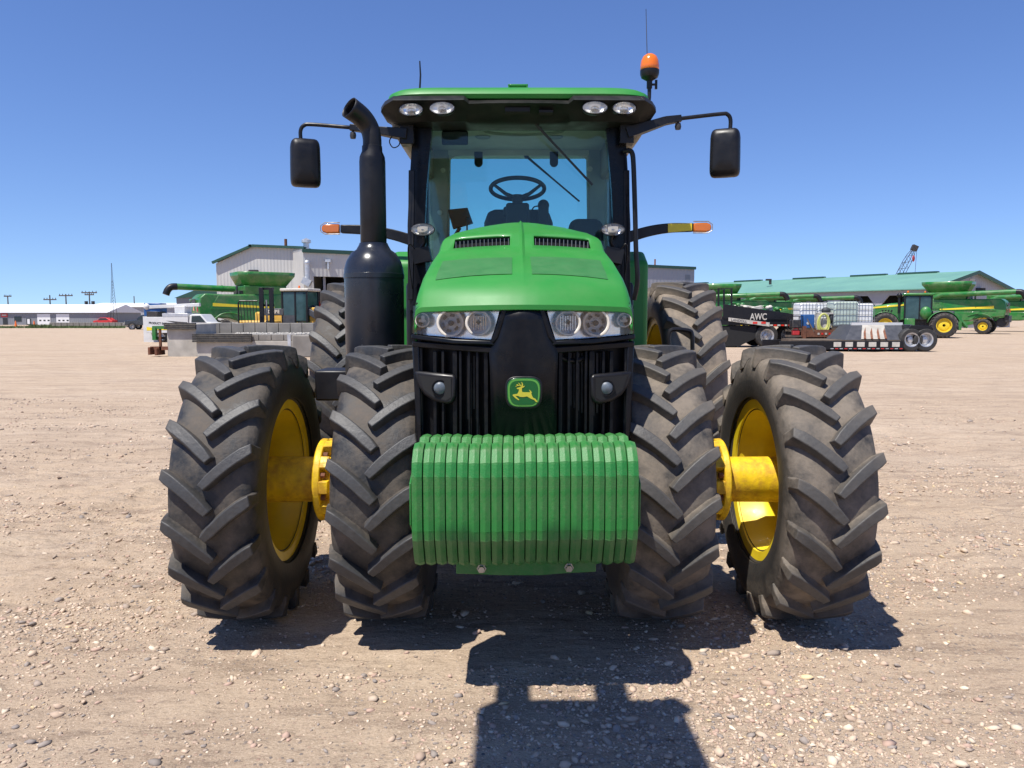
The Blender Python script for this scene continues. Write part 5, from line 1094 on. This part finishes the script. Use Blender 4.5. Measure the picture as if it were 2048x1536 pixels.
# ---------------- wheel loader and forklift behind the dock
D = 46.0
wl = thing('wheel_loader', 'yellow wheel loader with a glazed cab behind the concrete dock', 'loader', PX(600, D), R_(-14))
m = MB(); m.box(-2.6, -.6, -.7, .7, .9, 1.95); rb = m.build('engine_cover', 'loader_yellow', wl, bevel=.12, seg=3)
m = MB(); m.box(-2.2, -.65, -.715, .715, 1.72, 2.15); m.build('dark_cover', 'tarp_grey', rb, bevel=.05)
m = MB(); m.box(-.75, .85, -.68, .68, 1.35, 3.15); c = m.build('cab', 'glass_teal', wl, bevel=.08, seg=2)
m = MB(); m.box(-.85, 1.0, -.78, .78, 3.15, 3.32); m.build('cab_roof', 'dirty_white', c, bevel=.05)
for x in (-.75, .1, .85):
    for y in (-.68, .68): m = MB(); m.box(x - .05, x + .05, y - .03, y + .03, 1.3, 3.2); m.build('cab_pillar', 'black_plastic', c)
m = MB(); m.box(-.8, .15, -.71, -.69, 1.0, 1.75); m.build('door_panel', 'tarp_grey', c)
m = MB(); m.bar((.6, -.5, 2.1), (2.7, -.5, 1.0), .18, .36); m.bar((.6, .5, 2.1), (2.7, .5, 1.0), .18, .36); m.bar((.7, 0, 2.3), (2.4, 0, 1.7), .15, .2); m.build('lift_arm', 'tarp_grey', wl, bevel=.03)
m = MB(); m.box(.85, 1.35, -.45, .45, .8, 2.2); m.box(-.6, 1.8, -.55, .55, .7, 1.3); m.build('front_frame', 'loader_yellow', wl, bevel=.05)
m = MB(); m.prism([(2.6, -1.2, .2), (3.7, -1.2, .15), (3.2, -1.2, .9), (2.7, -1.2, 1.2)], (0, 2.4, 0)); m.build('bucket', 'loader_yellow', wl, bevel=.03)
m = MB(); m.lathe([(.0, .2), (.06, .15), (.07, 0)], 12, 'z', c=(0, 0, 3.32)); m.build('beacon', 'orange_lens', c)
for s in (-1, 1): add_wheel(wl, 1.5, s * .85, .68, .5, s); add_wheel(wl, -1.6, s * .85, .68, .5, s); m = MB(); m.lathe([(.0, -.03), (.09, -.03), (.09, .03)], 14, 'x', c=(1.36, s * .35, 2.05)); m.build('work_lamp', 'lamp_lens', wl)
text_part('DEERE', .2, 'dirty_white', rb, (-1.3, -.722, 1.95), (R_(90), 0, 0), width=.75, bold=.01)
text_part('624', .2, 'dirty_white', wl, (1.75, -.6, 1.5), (R_(90), R_(28), 0), width=.5)
D = 43.0
fk = thing('forklift', 'black forklift mast and load guard behind the concrete dock', 'forklift', PX(515, D))
MB.org = fk.location.copy()
zm = zv(575, D)
for u0, u1 in ((519, 527), (539, 547)): m = MB(); m.box(xp(u0, D), xp(u1, D), D, D + .18, .1, zm); m.build('mast_rail', 'black_plastic', fk, bevel=.01)
for z in (zm - .06, 2.3, 1.2): m = MB(); m.box(xp(519, D), xp(547, D), D + .19, D + .25, z - .06, z + .06); m.build('mast_crossbar', 'black_plastic', fk)
m = MB(); m.cyl((xp(533, D), D + .1, .2), (xp(533, D), D + .1, 2.6), .05, n=10); m.build('lift_cylinder', 'steel', fk)
for k in range(9): u = 486 + 6.2 * k; m = MB(); m.bar((xp(u, D), D - .35, zv(604, D)), (xp(u + 3, D), D - .35, 1.0), .03, .03); m.build('guard_bar', 'black_plastic', fk)
m = MB(); m.tube([(xp(482, D), D - .35, .9), (xp(482, D), D - .35, zv(606, D)), (xp(485, D), D - .35, zv(602, D)), (xp(520, D), D - .35, zv(602, D))], .045, 8); m.build('guard_frame', 'black_plastic', fk)
m = MB(); m.box(xp(470, D), xp(540, D), D + .4, D + 2.2, .5, 1.45); m.build('body', 'loader_yellow', fk, bevel=.1, seg=3)
for u in (488, 530):
    for y in (.5, 2.1): add_wheel(fk, xp(u, D) - fk.location.x, y, .5, .3, -1, 'car')
MB.org = Vector((0, 0, 0))
# ---------------- concrete loading dock with rubber bumpers
D = 32.5
dk = thing('loading_dock', 'low concrete loading dock with black rubber bumpers on the left', 'dock', PX(470, D)); MB.org = dk.location.copy()
m = MB(); m.prism([(xp(333, D), D, -.03), (xp(392, D), D, -.03), (xp(392, D), D + 2.2, -.03), (xp(338, D + 2.2), D + 2.2, -.03)], (0, 0, zv(648, D) + .03)); m.build('end_block', 'concrete', dk, bevel=.02)
D2 = D + 1.1
for k in range(10):
    u0 = 392 + 23.5 * k; m = MB(); m.box(xp(u0, D2 + 2) + .012, xp(u0 + 23.5, D2 + 2) - .012, D2 + 2, D2 + 2.6, -.03, zv(646, D2 + 2) + random.uniform(-.015, .015)); m.build('wall_block', 'concrete_dark', dk, bevel=.02)
zl = zv(669, D)
m = MB(); m.box(xp(393, D) , xp(592, D), D - .1, D + 3.0, -.03, zl - .26); m.build('lower_base', 'concrete', dk, bevel=.02)
for k in range(8):
    u0 = 393 + 25 * k; m = MB(); m.box(xp(u0, D) + .01, xp(u0 + 25, D) - .01, D - .1, D + 3.0, zl - .25, zl); m.build('course_block', 'concrete_dark', dk, bevel=.015)
m = MB(); m.box(xp(586, D), xp(640, D), D - .25, D + 2.6, -.03, zl - .02); m.build('right_block', 'concrete_dark', dk, bevel=.05)
m = MB(); m.prism([(xp(575, D), D - .12, zl), (xp(582, D), D - .12, zl), (xp(582, D), D - .12, zl - .9), (xp(577, D), D - .12, zl - .9)], (0, .05, 0)); m.build('corner_post', 'pale_metal', dk)
for (u0, u1, v0, n_, off) in ((330, 393, 645.5, 4, -.16), (388, 506, 667, 5, -.28)):
    for k in range(n_):
        z = zv(v0 + 3.4 * k, D); m = MB(); m.box(xp(u0, D), xp(u1, D), D + off, D + off + .14, z - .066, z - .004); m.build('rubber_bumper', 'rubber_mat', dk, bevel=.012)
MB.org = Vector((0, 0, 0))
# gravel spilled on the ledge
gm = MB(); rr_ = random.Random(5)
for k in range(260):
    u = rr_.uniform(470, 622); y = D + rr_.uniform(.4, 2.9); p = P(u, 640, y); s_ = rr_.uniform(.02, .06)
    gm.ell((p.x, y, zl + s_ * .2), (s_, s_, s_ * .6), 5, 3)
o = gm.build('ledge_gravel', 'dirty_white', None); tag(o, 'pale gravel lying on the ledge of the concrete dock', 'gravel', kind='stuff')
# steel rack left of the dock
rk = thing('steel_rack', 'rusty steel stand with a green panel left of the loading dock', 'rack', PX(316, D)); MB.org = rk.location.copy()
for u0, u1, v0, v1, y0, y1 in ((316, 320, 655, 700, 0, .1), (298, 334, 693, 700, .0, .12), (300, 304, 694, 709, -.3, .5), (313, 317, 696, 710, -.3, .5)): m = MB(); m.box(xp(u0, D), xp(u1, D), D + y0, D + y1, max(-.03, zv(v1, D)), zv(v0, D)); m.build('beam', 'rust', rk)
m = MB(); m.box(xp(304, D), xp(334, D), D - .02, D + .5, zv(658, D), zv(652, D)); m.box(xp(305, D), xp(312, D), D - .1, D + .1, zv(680, D), zv(655, D)); m.build('panel', 'green_far', rk); m = MB(); m.box(xp(306, D), xp(334, D), D + .2, D + .3, zv(679, D), zv(674, D)); m.build('cross_bar', 'dark_metal', rk)
MB.org = Vector((0, 0, 0))

# ---------------- buildings
def wallpoly(poly, d): m = MB(); m.prism(poly, d); return m
# beige workshop: gabled block plus long lower wing
Dg = 74.0
ws = thing('workshop', 'large beige metal workshop with green trim and an open bay door', 'building', PX(620, Dg)); MB.org = ws.location.copy()
gz = [P(432, 527, Dg), P(505, 493, Dg), P(608, 497, Dg)]
poly = [Vector((gz[0].x, Dg, -.03)), gz[0], gz[1], gz[2], Vector((gz[2].x, Dg, -.03))]
m = wallpoly(poly, (0, 24, 0)); m.build('gable_block', 'siding_ribbed', ws, smooth=None)
for a, b in ((gz[0], gz[1]), (gz[1], gz[2])): m = MB(); m.bar(a + Vector((-.25, -.25, .06)), b + Vector((0, -.25, .06)), .3, .22); m.prism([a + Vector((0, -.1, .12)), b + Vector((0, -.1, .12)), b + Vector((0, -.1, .2)), a + Vector((0, -.1, .2))], (0, 24, 0)); m.build('roof_edge', 'trim_green', ws)
A = P(606, 500, 71); B = P(1389, 534, 97); Z = A.z; A.z = Z; 
dv = (Vector((B.x, B.y, 0)) - Vector((A.x, A.y, 0))); nrm = Vector((-dv.y, dv.x, 0)).normalized(); L_ = dv.length; dv.normalize()
def W_(t, z, off=0.): q = Vector((A.x, A.y, 0)) + dv * t + nrm * off; return Vector((q.x, q.y, z))
def t_of(u):
    a = (u - 1024) / F_PX; best = min(((abs((W_(t, 1.7).x) / (W_(t, 1.7).y) - a * 1.0), t) for t in np.linspace(0, L_, 800))); return best[1]
o0, o1 = t_of(631), t_of(702); zo = Z - 2.35
for seg in (((0, 0), (0, 1)),):
    for t0, t1, z0, z1 in ((0, o0, -.03, Z), (o1, L_, -.03, Z), (o0, o1, zo, Z)):
        m = wallpoly([W_(t0, z0), W_(t1, z0), W_(t1, z1), W_(t0, z1)], nrm * .25); m.build('wall', 'siding_ribbed' if t1 < L_ else 'siding_mid_ribbed', ws, smooth=None)
m = wallpoly([W_(L_, -.03, .25), W_(L_ - .2, -.03, .25), W_(L_ - .2, Z, .25), W_(L_, Z, .25)], nrm * 20); m.build('wall', 'siding_ribbed', ws, smooth=None)
m = wallpoly([W_(.01, -.03, .25), W_(.2, -.03, .25), W_(.2, Z, .25), W_(.01, Z, .25)], nrm * 3); m.build('wall', 'siding_ribbed', ws, smooth=None)
m = wallpoly([W_(0, Z - .02, .2), W_(L_, Z - .02, .2), W_(L_, Z + .1, .2), W_(0, Z + .1, .2)], nrm * 20); m.build('roof', 'pale_metal', ws, smooth=None)
m = MB(); m.prism([W_(-.1, Z - .22, -.2), W_(L_ + .1, Z - .22, -.2), W_(L_ + .1, Z + .12, -.2), W_(-.1, Z + .12, -.2)], nrm * .19); m.build('gutter', 'trim_green', ws)
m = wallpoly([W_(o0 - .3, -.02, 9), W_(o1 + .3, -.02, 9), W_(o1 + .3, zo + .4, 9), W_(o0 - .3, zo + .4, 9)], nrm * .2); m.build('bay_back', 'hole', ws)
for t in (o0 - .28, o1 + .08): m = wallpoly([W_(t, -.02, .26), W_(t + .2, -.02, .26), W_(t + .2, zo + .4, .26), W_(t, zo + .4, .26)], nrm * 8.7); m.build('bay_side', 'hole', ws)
m = MB(); m.box(0, 0, 0, 0, 0, 0)
for t, w_ in ((o0 + .15, .12), (o0 + (o1 - o0) * .35, .2)): m = MB(); m.bar(W_(t, 0, .6), W_(t, zo + .2, .6), w_, w_); m.build('door_post', 'siding_mid', ws)
m = MB(); q = W_(o0 + 1.3, 0, 3); m.obox(q + Vector((0, 0, 1.6)), (1.6, 1.2, 3.0)); m.build('red_cabinet', 'red_paint', ws, bevel=.05)
# flue, roof stacks, downpipe hood, lamps
p = W_(t_of(643), Z, 4); m = MB(); m.cyl(p, p + Vector((0, 0, 1.1)), .28, n=14); m.lathe([(.28, 1.0), (.45, 1.05), (.45, 1.3), (.0, 1.5)], 14, 'z', c=p); m.build('roof_vent', 'pale_metal', ws)
p = W_(t_of(614), Z, 6); m = MB(); m.cyl(p, p + Vector((0, 0, 1.5)), .14, n=10); m.build('roof_stack', 'rust', ws)
p = W_(t_of(609) + .2, Z - 1.4, -.5); m = MB(); m.tube(cr([p + Vector((0, .4, .2)), p + Vector((0, 0, .25)), p, p + Vector((0, 0, -1.3))]), .24, 12); m.obox(p + Vector((-.05, -.1, -1.5)), (.8, .5, .6), (0, .5, 0)); m.build('exhaust_duct', 'pale_metal', ws)
p = W_(t_of(659), Z - .9, -.2); m = MB(); m.obox(p, (.5, .4, .25)); m.obox(p + Vector((0, .0, -.4)), (.15, .3, .8)); m.build('wall_lamp', 'pale_metal', ws)
p = P(507, 543, Dg - .2); m = MB(); m.obox(p, (.8, .5, .3)); m.build('wall_lamp', 'dark_metal', ws)
p = P(1310, 524, 96); p.z = Z; m = MB(); m.cyl(p, p + Vector((0, 0, 1.0)), .1, n=8); m.build('roof_stack', 'rust', ws)
for u in (1368,): t = t_of(u); m = wallpoly([W_(t, Z - 1.6, -.02), W_(t + .8, Z - 1.6, -.02), W_(t + .8, Z - .9, -.02), W_(t, Z - .9, -.02)], nrm * .015); m.build('wall_vent', 'siding_grey', ws)
MB.org = Vector((0, 0, 0))

# long green-roofed shed on the right
Cn = Vector((56.4, 105, 0)); dl = Vector((-.555, .832, 0)).normalized(); dg = Vector((.832, .555, 0)).normalized()
shd = thing('shed', 'long open-fronted shed with pale green metal roof on the right', 'building', Cn); MB.org = Cn.copy()
ze, zr2, Wd, Ln = 5.45, 8.05, 24.0, 92.0
def Q(a, b, z): q = Cn + dl * a + dg * b; return Vector((q.x, q.y, z))
ov = .8
for b0, b1, z0, z1 in ((-ov, Wd / 2, ze - .17, zr2), (Wd / 2, Wd + ov, zr2, ze - .17)):
    m = MB(); m.prism([Q(-ov, b0, z0), Q(Ln, b0, z0), Q(Ln, b1, z1), Q(-ov, b1, z1)], (0, 0, .14)); m.build('roof_slope', 'roof_green_ribbed', shd, smooth=None)
m = MB(); m.prism([Q(-.02, 0, -.03), Q(-.02, Wd, -.03), Q(-.02, Wd, ze), Q(-.02, Wd / 2, zr2 - .05), Q(-.02, 0, ze)], dl * .3); m.build('gable_wall', 'siding_mid_ribbed', shd, smooth=None)
for b0, b1, z0, z1 in ((-ov, Wd / 2, ze - .2, zr2), (Wd / 2, Wd + ov, zr2, ze - .2)): m = MB(); m.prism([Q(-ov - .08, b0, z0 - .3), Q(-ov - .08, b1, z1 - .3), Q(-ov - .08, b1, z1 + .16), Q(-ov - .08, b0, z0 + .16)], dl * .07); m.build('barge_board', 'trim_green', shd)
m = MB(); m.prism([Q(0, 8, 0), Q(0, 8, 0), Q(0, 8, 0)], (0, 0, 0)) if False else None
p = Q(-.1, Wd / 2 - .6, 6.6); m = MB(); m.obox(p, (.7, .4, .9)); m.build('gable_vent', 'dirty_white', shd)
p = Q(-.1, Wd / 2 + 1.6, 5.4); m = MB(); m.obox(p, (1.6, .7, .7)); m.build('yard_lamp', 'black_plastic', shd)
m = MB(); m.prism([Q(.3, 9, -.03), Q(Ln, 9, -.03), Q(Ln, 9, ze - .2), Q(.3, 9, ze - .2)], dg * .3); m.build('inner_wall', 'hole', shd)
nb = 13; bw = Ln / nb
m = MB(); m.prism([Q(0, 0, ze - .85), Q(Ln, 0, ze - .85), Q(Ln, 0, ze - .2), Q(0, 0, ze - .2)], dg * .25); m.build('eave_beam', 'siding_mid', shd)
for k in range(nb + 1):
    a = k * bw; w_ = 1.6
    pts = [Q(a - .35, .02, -.03), Q(a + .35, .02, -.03), Q(a + .35, .02, 3.1), Q(a + w_, .02, ze - .84), Q(a - w_, .02, ze - .84), Q(a - .35, .02, 3.1)]
    m = MB(); m.prism(pts, dg * .2); m.build('bay_post', 'siding_mid', shd)
for a0 in (1, 9, 20, 33, 46, 60): m = MB(); m.prism([Q(a0 + 4, Wd / 2 - .5, zr2 + .05), Q(a0 + 10, Wd / 2 - .5, zr2 + .05), Q(a0 + 10, Wd / 2 - .5, zr2 + .33), Q(a0 + 4, Wd / 2 - .5, zr2 + .33)], dg * .9); m.build('ridge_vent', 'trim_green', shd)
p = Q(30, 5.5, 7.1); m = MB(); m.cyl(p, p + Vector((0, 0, .9)), .22, n=10); m.obox(p + Vector((-.3, 0, .8)), (.9, .5, .3)); m.build('roof_flue', 'dark_metal', shd)
MB.org = Vector((0, 0, 0))

# dark green roof beyond the combine on the left
Dd = 150.0; c = PX(430, Dd); ds = thing('barn', 'dark green roofed barn far behind the left combine', 'building', c); MB.org = c.copy()
m = MB(); m.prism([P(348, 596, Dd), P(408, 573, Dd), P(470, 573, Dd), P(520, 590, Dd)], (0, 18, 0)); m.build('roof', 'trim_green', ds)
m = MB(); m.box(xp(352, Dd), xp(515, Dd), Dd + .5, Dd + 17, -.03, zv(594, Dd)); m.build('wall', 'siding_grey', ds); m = MB(); m.box(xp(406, Dd), xp(425, Dd), Dd + 6, Dd + 8, zv(574, Dd), zv(569, Dd)); m.build('roof_cap', 'trim_green', ds); MB.org = Vector((0, 0, 0))
# low grey office with white roof, far left
Do = 150.0; c = PX(100, Do); of = thing('office_building', 'low grey metal building with a white roof and two white garage doors', 'building', c); MB.org = c.copy()
m = MB(); m.box(xp(-60, Do), xp(213, Do), Do, Do + 14, -.03, zv(624, Do)); wl_ = m.build('wall', 'siding_grey_ribbed', of, smooth=None)
m = MB(); m.prism([(xp(-62, Do), Do - .4, zv(625, Do)), (xp(-62, Do), Do + 7, zv(611, Do) + .3), (xp(-62, Do), Do + 14.4, zv(625, Do))], (xp(217, Do) - xp(-62, Do), 0, 0)); m.build('roof', 'white_roof', of, smooth=None)
for u0, u1 in ((75, 101), (113, 139)):
    m = MB(); m.box(xp(u0, Do), xp(u1, Do), Do - .06, Do - .01, -.02, zv(628, Do)); g_ = m.build('garage_door', 'door_white', of)
    for k in range(3): uu = u0 + 4 + 8.3 * k; m = MB(); m.box(xp(uu, Do), xp(uu + 4, Do), Do - .09, Do - .062, zv(642, Do), zv(639.5, Do)); m.build('door_pane', 'glass_dark', g_)
for u0, u1, v0, v1, nm, mt in ((29, 43, 633, 643, 'window', 'glass_dark'), (6, 15, 636, 650, 'door', 'interior_dark'), (53, 62, 637, 650, 'door', 'interior_dark'), (55, 60, 638, 648, 'door_glass', 'door_white')): m = MB(); o_ = .03 if nm != 'door_glass' else .06; m.box(xp(u0, Do), xp(u1, Do), Do - .03 - o_, Do - .01, max(0, zv(v1, Do)), zv(v0, Do)); m.build(nm, mt, of)
m = MB(); m.box(xp(3, Do), xp(16, Do), Do - .1, Do - .02, zv(634, Do), zv(627, Do)); sg = m.build('sign', 'red_paint', of); m = MB(); m.box(xp(5, Do), xp(14, Do), Do - .13, Do - .102, zv(631.8, Do), zv(629, Do)); m.build('sign_band', 'dirty_white', sg)
MB.org = Vector((0, 0, 0))
Db = 200.0; c = PX(240, Db); wb = thing('warehouse', 'long pale grey warehouse behind the white-roofed office', 'building', c); MB.org = c.copy()
m = MB(); m.box(xp(160, Db), xp(345, Db), Db, Db + 25, -.03, zv(613.5, Db)); m.build('wall', 'siding_mid_ribbed', wb, smooth=None); m = MB(); m.prism([(xp(158, Db), Db - .5, zv(614, Db)), (xp(158, Db), Db + 12, zv(609, Db) + .6), (xp(158, Db), Db + 25.5, zv(614, Db))], (xp(347, Db) - xp(158, Db), 0, 0)); m.build('roof', 'white_roof', wb, smooth=None); MB.org = Vector((0, 0, 0))

# ---------------- poles, mast, crane
def pole(label, u, D, v, arms, tr_=False):
    c = PX(u, D); r = thing('utility_pole', label, 'utility pole', c, 0, 'utility poles along the far road'); h = zv(v, D)
    m = MB(); m.cyl((0, 0, -.03), (0, 0, h), .17, .12, 10); m.build('post', 'wood_pole', r)
    for dz, w_ in arms:
        m = MB(); m.box(-w_, w_, -.08, .08, h - dz - .12, h - dz + .12); a = m.build('crossarm', 'wood_pole', r)
        for x in (-w_ * .9, -w_ * .45, w_ * .45, w_ * .9): m = MB(); m.cyl((x, 0, h - dz + .12), (x, 0, h - dz + .4), .07, n=8); m.build('insulator', 'dark_metal', a)
    if tr_:
        for x in (-.75, .75): m = MB(); m.cyl((x, 0, h - 3.3), (x, 0, h - 2.1), .35, n=12); m.box(min(0, x), max(0, x), -.05, .05, h - 2.8, h - 2.7); m.build('transformer', 'dark_metal', r)
pole('single-arm utility pole at the far left edge', 18, 190, 591, ((.2, .9),))
pole('utility pole with a crossarm set below its top, behind the office', 102, 170, 590, ((1.0, 1.4),))
pole('utility pole with two long crossarms behind the right garage door', 134, 170, 588, ((.35, 1.5),))
pole('utility pole carrying two transformers', 181, 170, 583, ((.25, 1.7), (.7, 1.0)), True)
pole('bare utility pole above the warehouse', 270, 210, 592, ())
c = PX(228, 150); tw = thing('radio_mast', 'slender lattice radio mast standing before the warehouse', 'mast', c); h = zv(526, 150)
for k in range(3):
    a = 2 * math.pi * k / 3; m = MB(); m.tube([(.75 * math.cos(a), .75 * math.sin(a), -.03), (.16 * math.cos(a), .16 * math.sin(a), h * .72), (.05 * math.cos(a), .05 * math.sin(a), h)], [.045, .03, .02], 6); m.build('leg', 'dark_metal', tw)
for j in range(14):
    z0, z1 = h * .72 * j / 14, h * .72 * (j + 1) / 14; r0, r1 = .75 - .59 * j / 14, .75 - .59 * (j + 1) / 14; m = MB()
    for k in range(3): a, b = 2 * math.pi * k / 3, 2 * math.pi * (k + 1) / 3; m.cyl((r0 * math.cos(a), r0 * math.sin(a), z0), (r1 * math.cos(b), r1 * math.sin(b), z1), .016, n=5)
    m.build('bracing', 'dark_metal', tw)
Dc = 190.0; b0, b1 = P(1792, 565, Dc), P(1829, 496, Dc); cr_ = thing('crane', 'lattice crane boom rising behind the green-roofed shed', 'crane', (b0.x, Dc, 0))
MB.org = Vector((b0.x, Dc, 0)); dvv = (b1 - b0).normalized(); sdv = Vector((dvv.z, 0, -dvv.x)); ydv = Vector((0, 1, 0)); Lc = (b1 - b0).length; base = b0 - dvv * 8
def wid(t): return   .72 * min(1, .35 + t * 3, .3 + (1 - t) * 2.6)
for i, j in ((-1, -1), (1, -1), (1, 1), (-1, 1)): m = MB(); m.tube([b0.lerp(b1, t) + sdv * i * wid(t) + ydv * j * wid(t) for t in (0, .2, .6, .8, 1)], .07, 6); m.build('boom_chord', 'tarp_grey', cr_)
for k in range(11):
    t0, t1 = k / 11, (k + 1) / 11; m = MB()
    for j in (-1, 1): s_ = 1 if k % 2 else -1; m.cyl(b0.lerp(b1, t0) + sdv * s_ * wid(t0) + ydv * j * wid(t0), b0.lerp(b1, t1) - sdv * s_ * wid(t1) + ydv * j * wid(t1), .045, n=5)
    m.build('lacing', 'tarp_grey', cr_)
m = MB(); m.obox(b1, (1.3, 1.0, 1.3), (0, .4, 0)); m.build('boom_head', 'dark_metal', cr_)
for a, b in ((b1 + Vector((.6, 0, 0)), P(1829, 560, Dc)), (b1, P(1783, 560, Dc))): m = MB(); m.cyl(a, b, .05, n=5); m.build('cable', 'dark_metal', cr_)
q = P(1827, 517, Dc); m = MB(); m.ell(q, (.35, .3, .8), 8, 6); m.build('hook_block', 'red_paint', cr_)
m = MB(); m.box(b0.x - 6, b0.x + 2, Dc - 1.5, Dc + 1.5, 1.0, 4.0); m.build('house', 'loader_yellow', cr_); m = MB(); m.box(b0.x - 5, b0.x + 3, Dc - 2.5, Dc + 2.5, -.03, 1.0); m.build('tracks', 'dark_metal', cr_); m = MB(); m.cyl(Vector((b0.x - 1, Dc, 3)), b0, .5, n=8); m.build('boom_foot', 'tarp_grey', cr_)
MB.org = Vector((0, 0, 0))

# ---------------- roadside: low barrier blocks, weeds, cones
ORD = 'first second third fourth fifth sixth seventh eighth ninth tenth eleventh twelfth thirteenth'.split()
for k in range(13):
    c = PX(106 + 12 * k, 118); m = MB(); m.box(-.42, .42, -.3, .3, 0, .72); o = m.build('barrier_block', 'concrete_dark', None, loc=(c.x, c.y, 0), bevel=.04); tag(o, ORD[k] + ' grey barrier block from the left in the low row before the far buildings', 'barrier block', 'row of barrier blocks')
for u, nm in ((68, 'orange marker cone left of the first garage door'), (31, 'orange marker cone near the office window')):
    c = PX(u, 122); r = thing('traffic_cone', nm, 'cone', c); m = MB(); m.lathe([(.22, .05), (.06, .95), (.0, .97)], 14, 'z'); m.build('cone', 'orange_lens', r); m = MB(); m.box(-.28, .28, -.28, .28, 0, .05); m.build('base', 'orange_lens', r)
def weeds():
    r2 = np.random.default_rng(9); vs = []; fs = []
    for k in range(5200):
        c = r2.random(); u = 52 + 200 * r2.random() if k < 4400 else r2.random() * 60 - 10; D_ = 108 + 8 * r2.random()
        x = (u - 1024) / F_PX * D_; h = .12 + .35 * r2.random() * (1.5 if 60 < u < 105 else .7); w_ = .05; a = r2.random() * 3.14
        dx, dy = w_ * math.cos(a), w_ * math.sin(a); lx, ly = r2.normal(0, .12, 2); n_ = len(vs)
        vs += [(x - dx, D_ - dy, 0), (x + dx, D_ + dy, 0), (x + lx, D_ + ly, h)]; fs.append((n_, n_ + 1, n_ + 2))
    me = bpy.data.meshes.new('weeds'); me.from_pydata(vs, [], fs); me.materials.append(MAT['weed']); o = bpy.data.objects.new('weeds', me); COL.objects.link(o); tag(o, 'patchy strip of green weeds along the far edge of the yard', 'weeds', kind='stuff')
weeds()
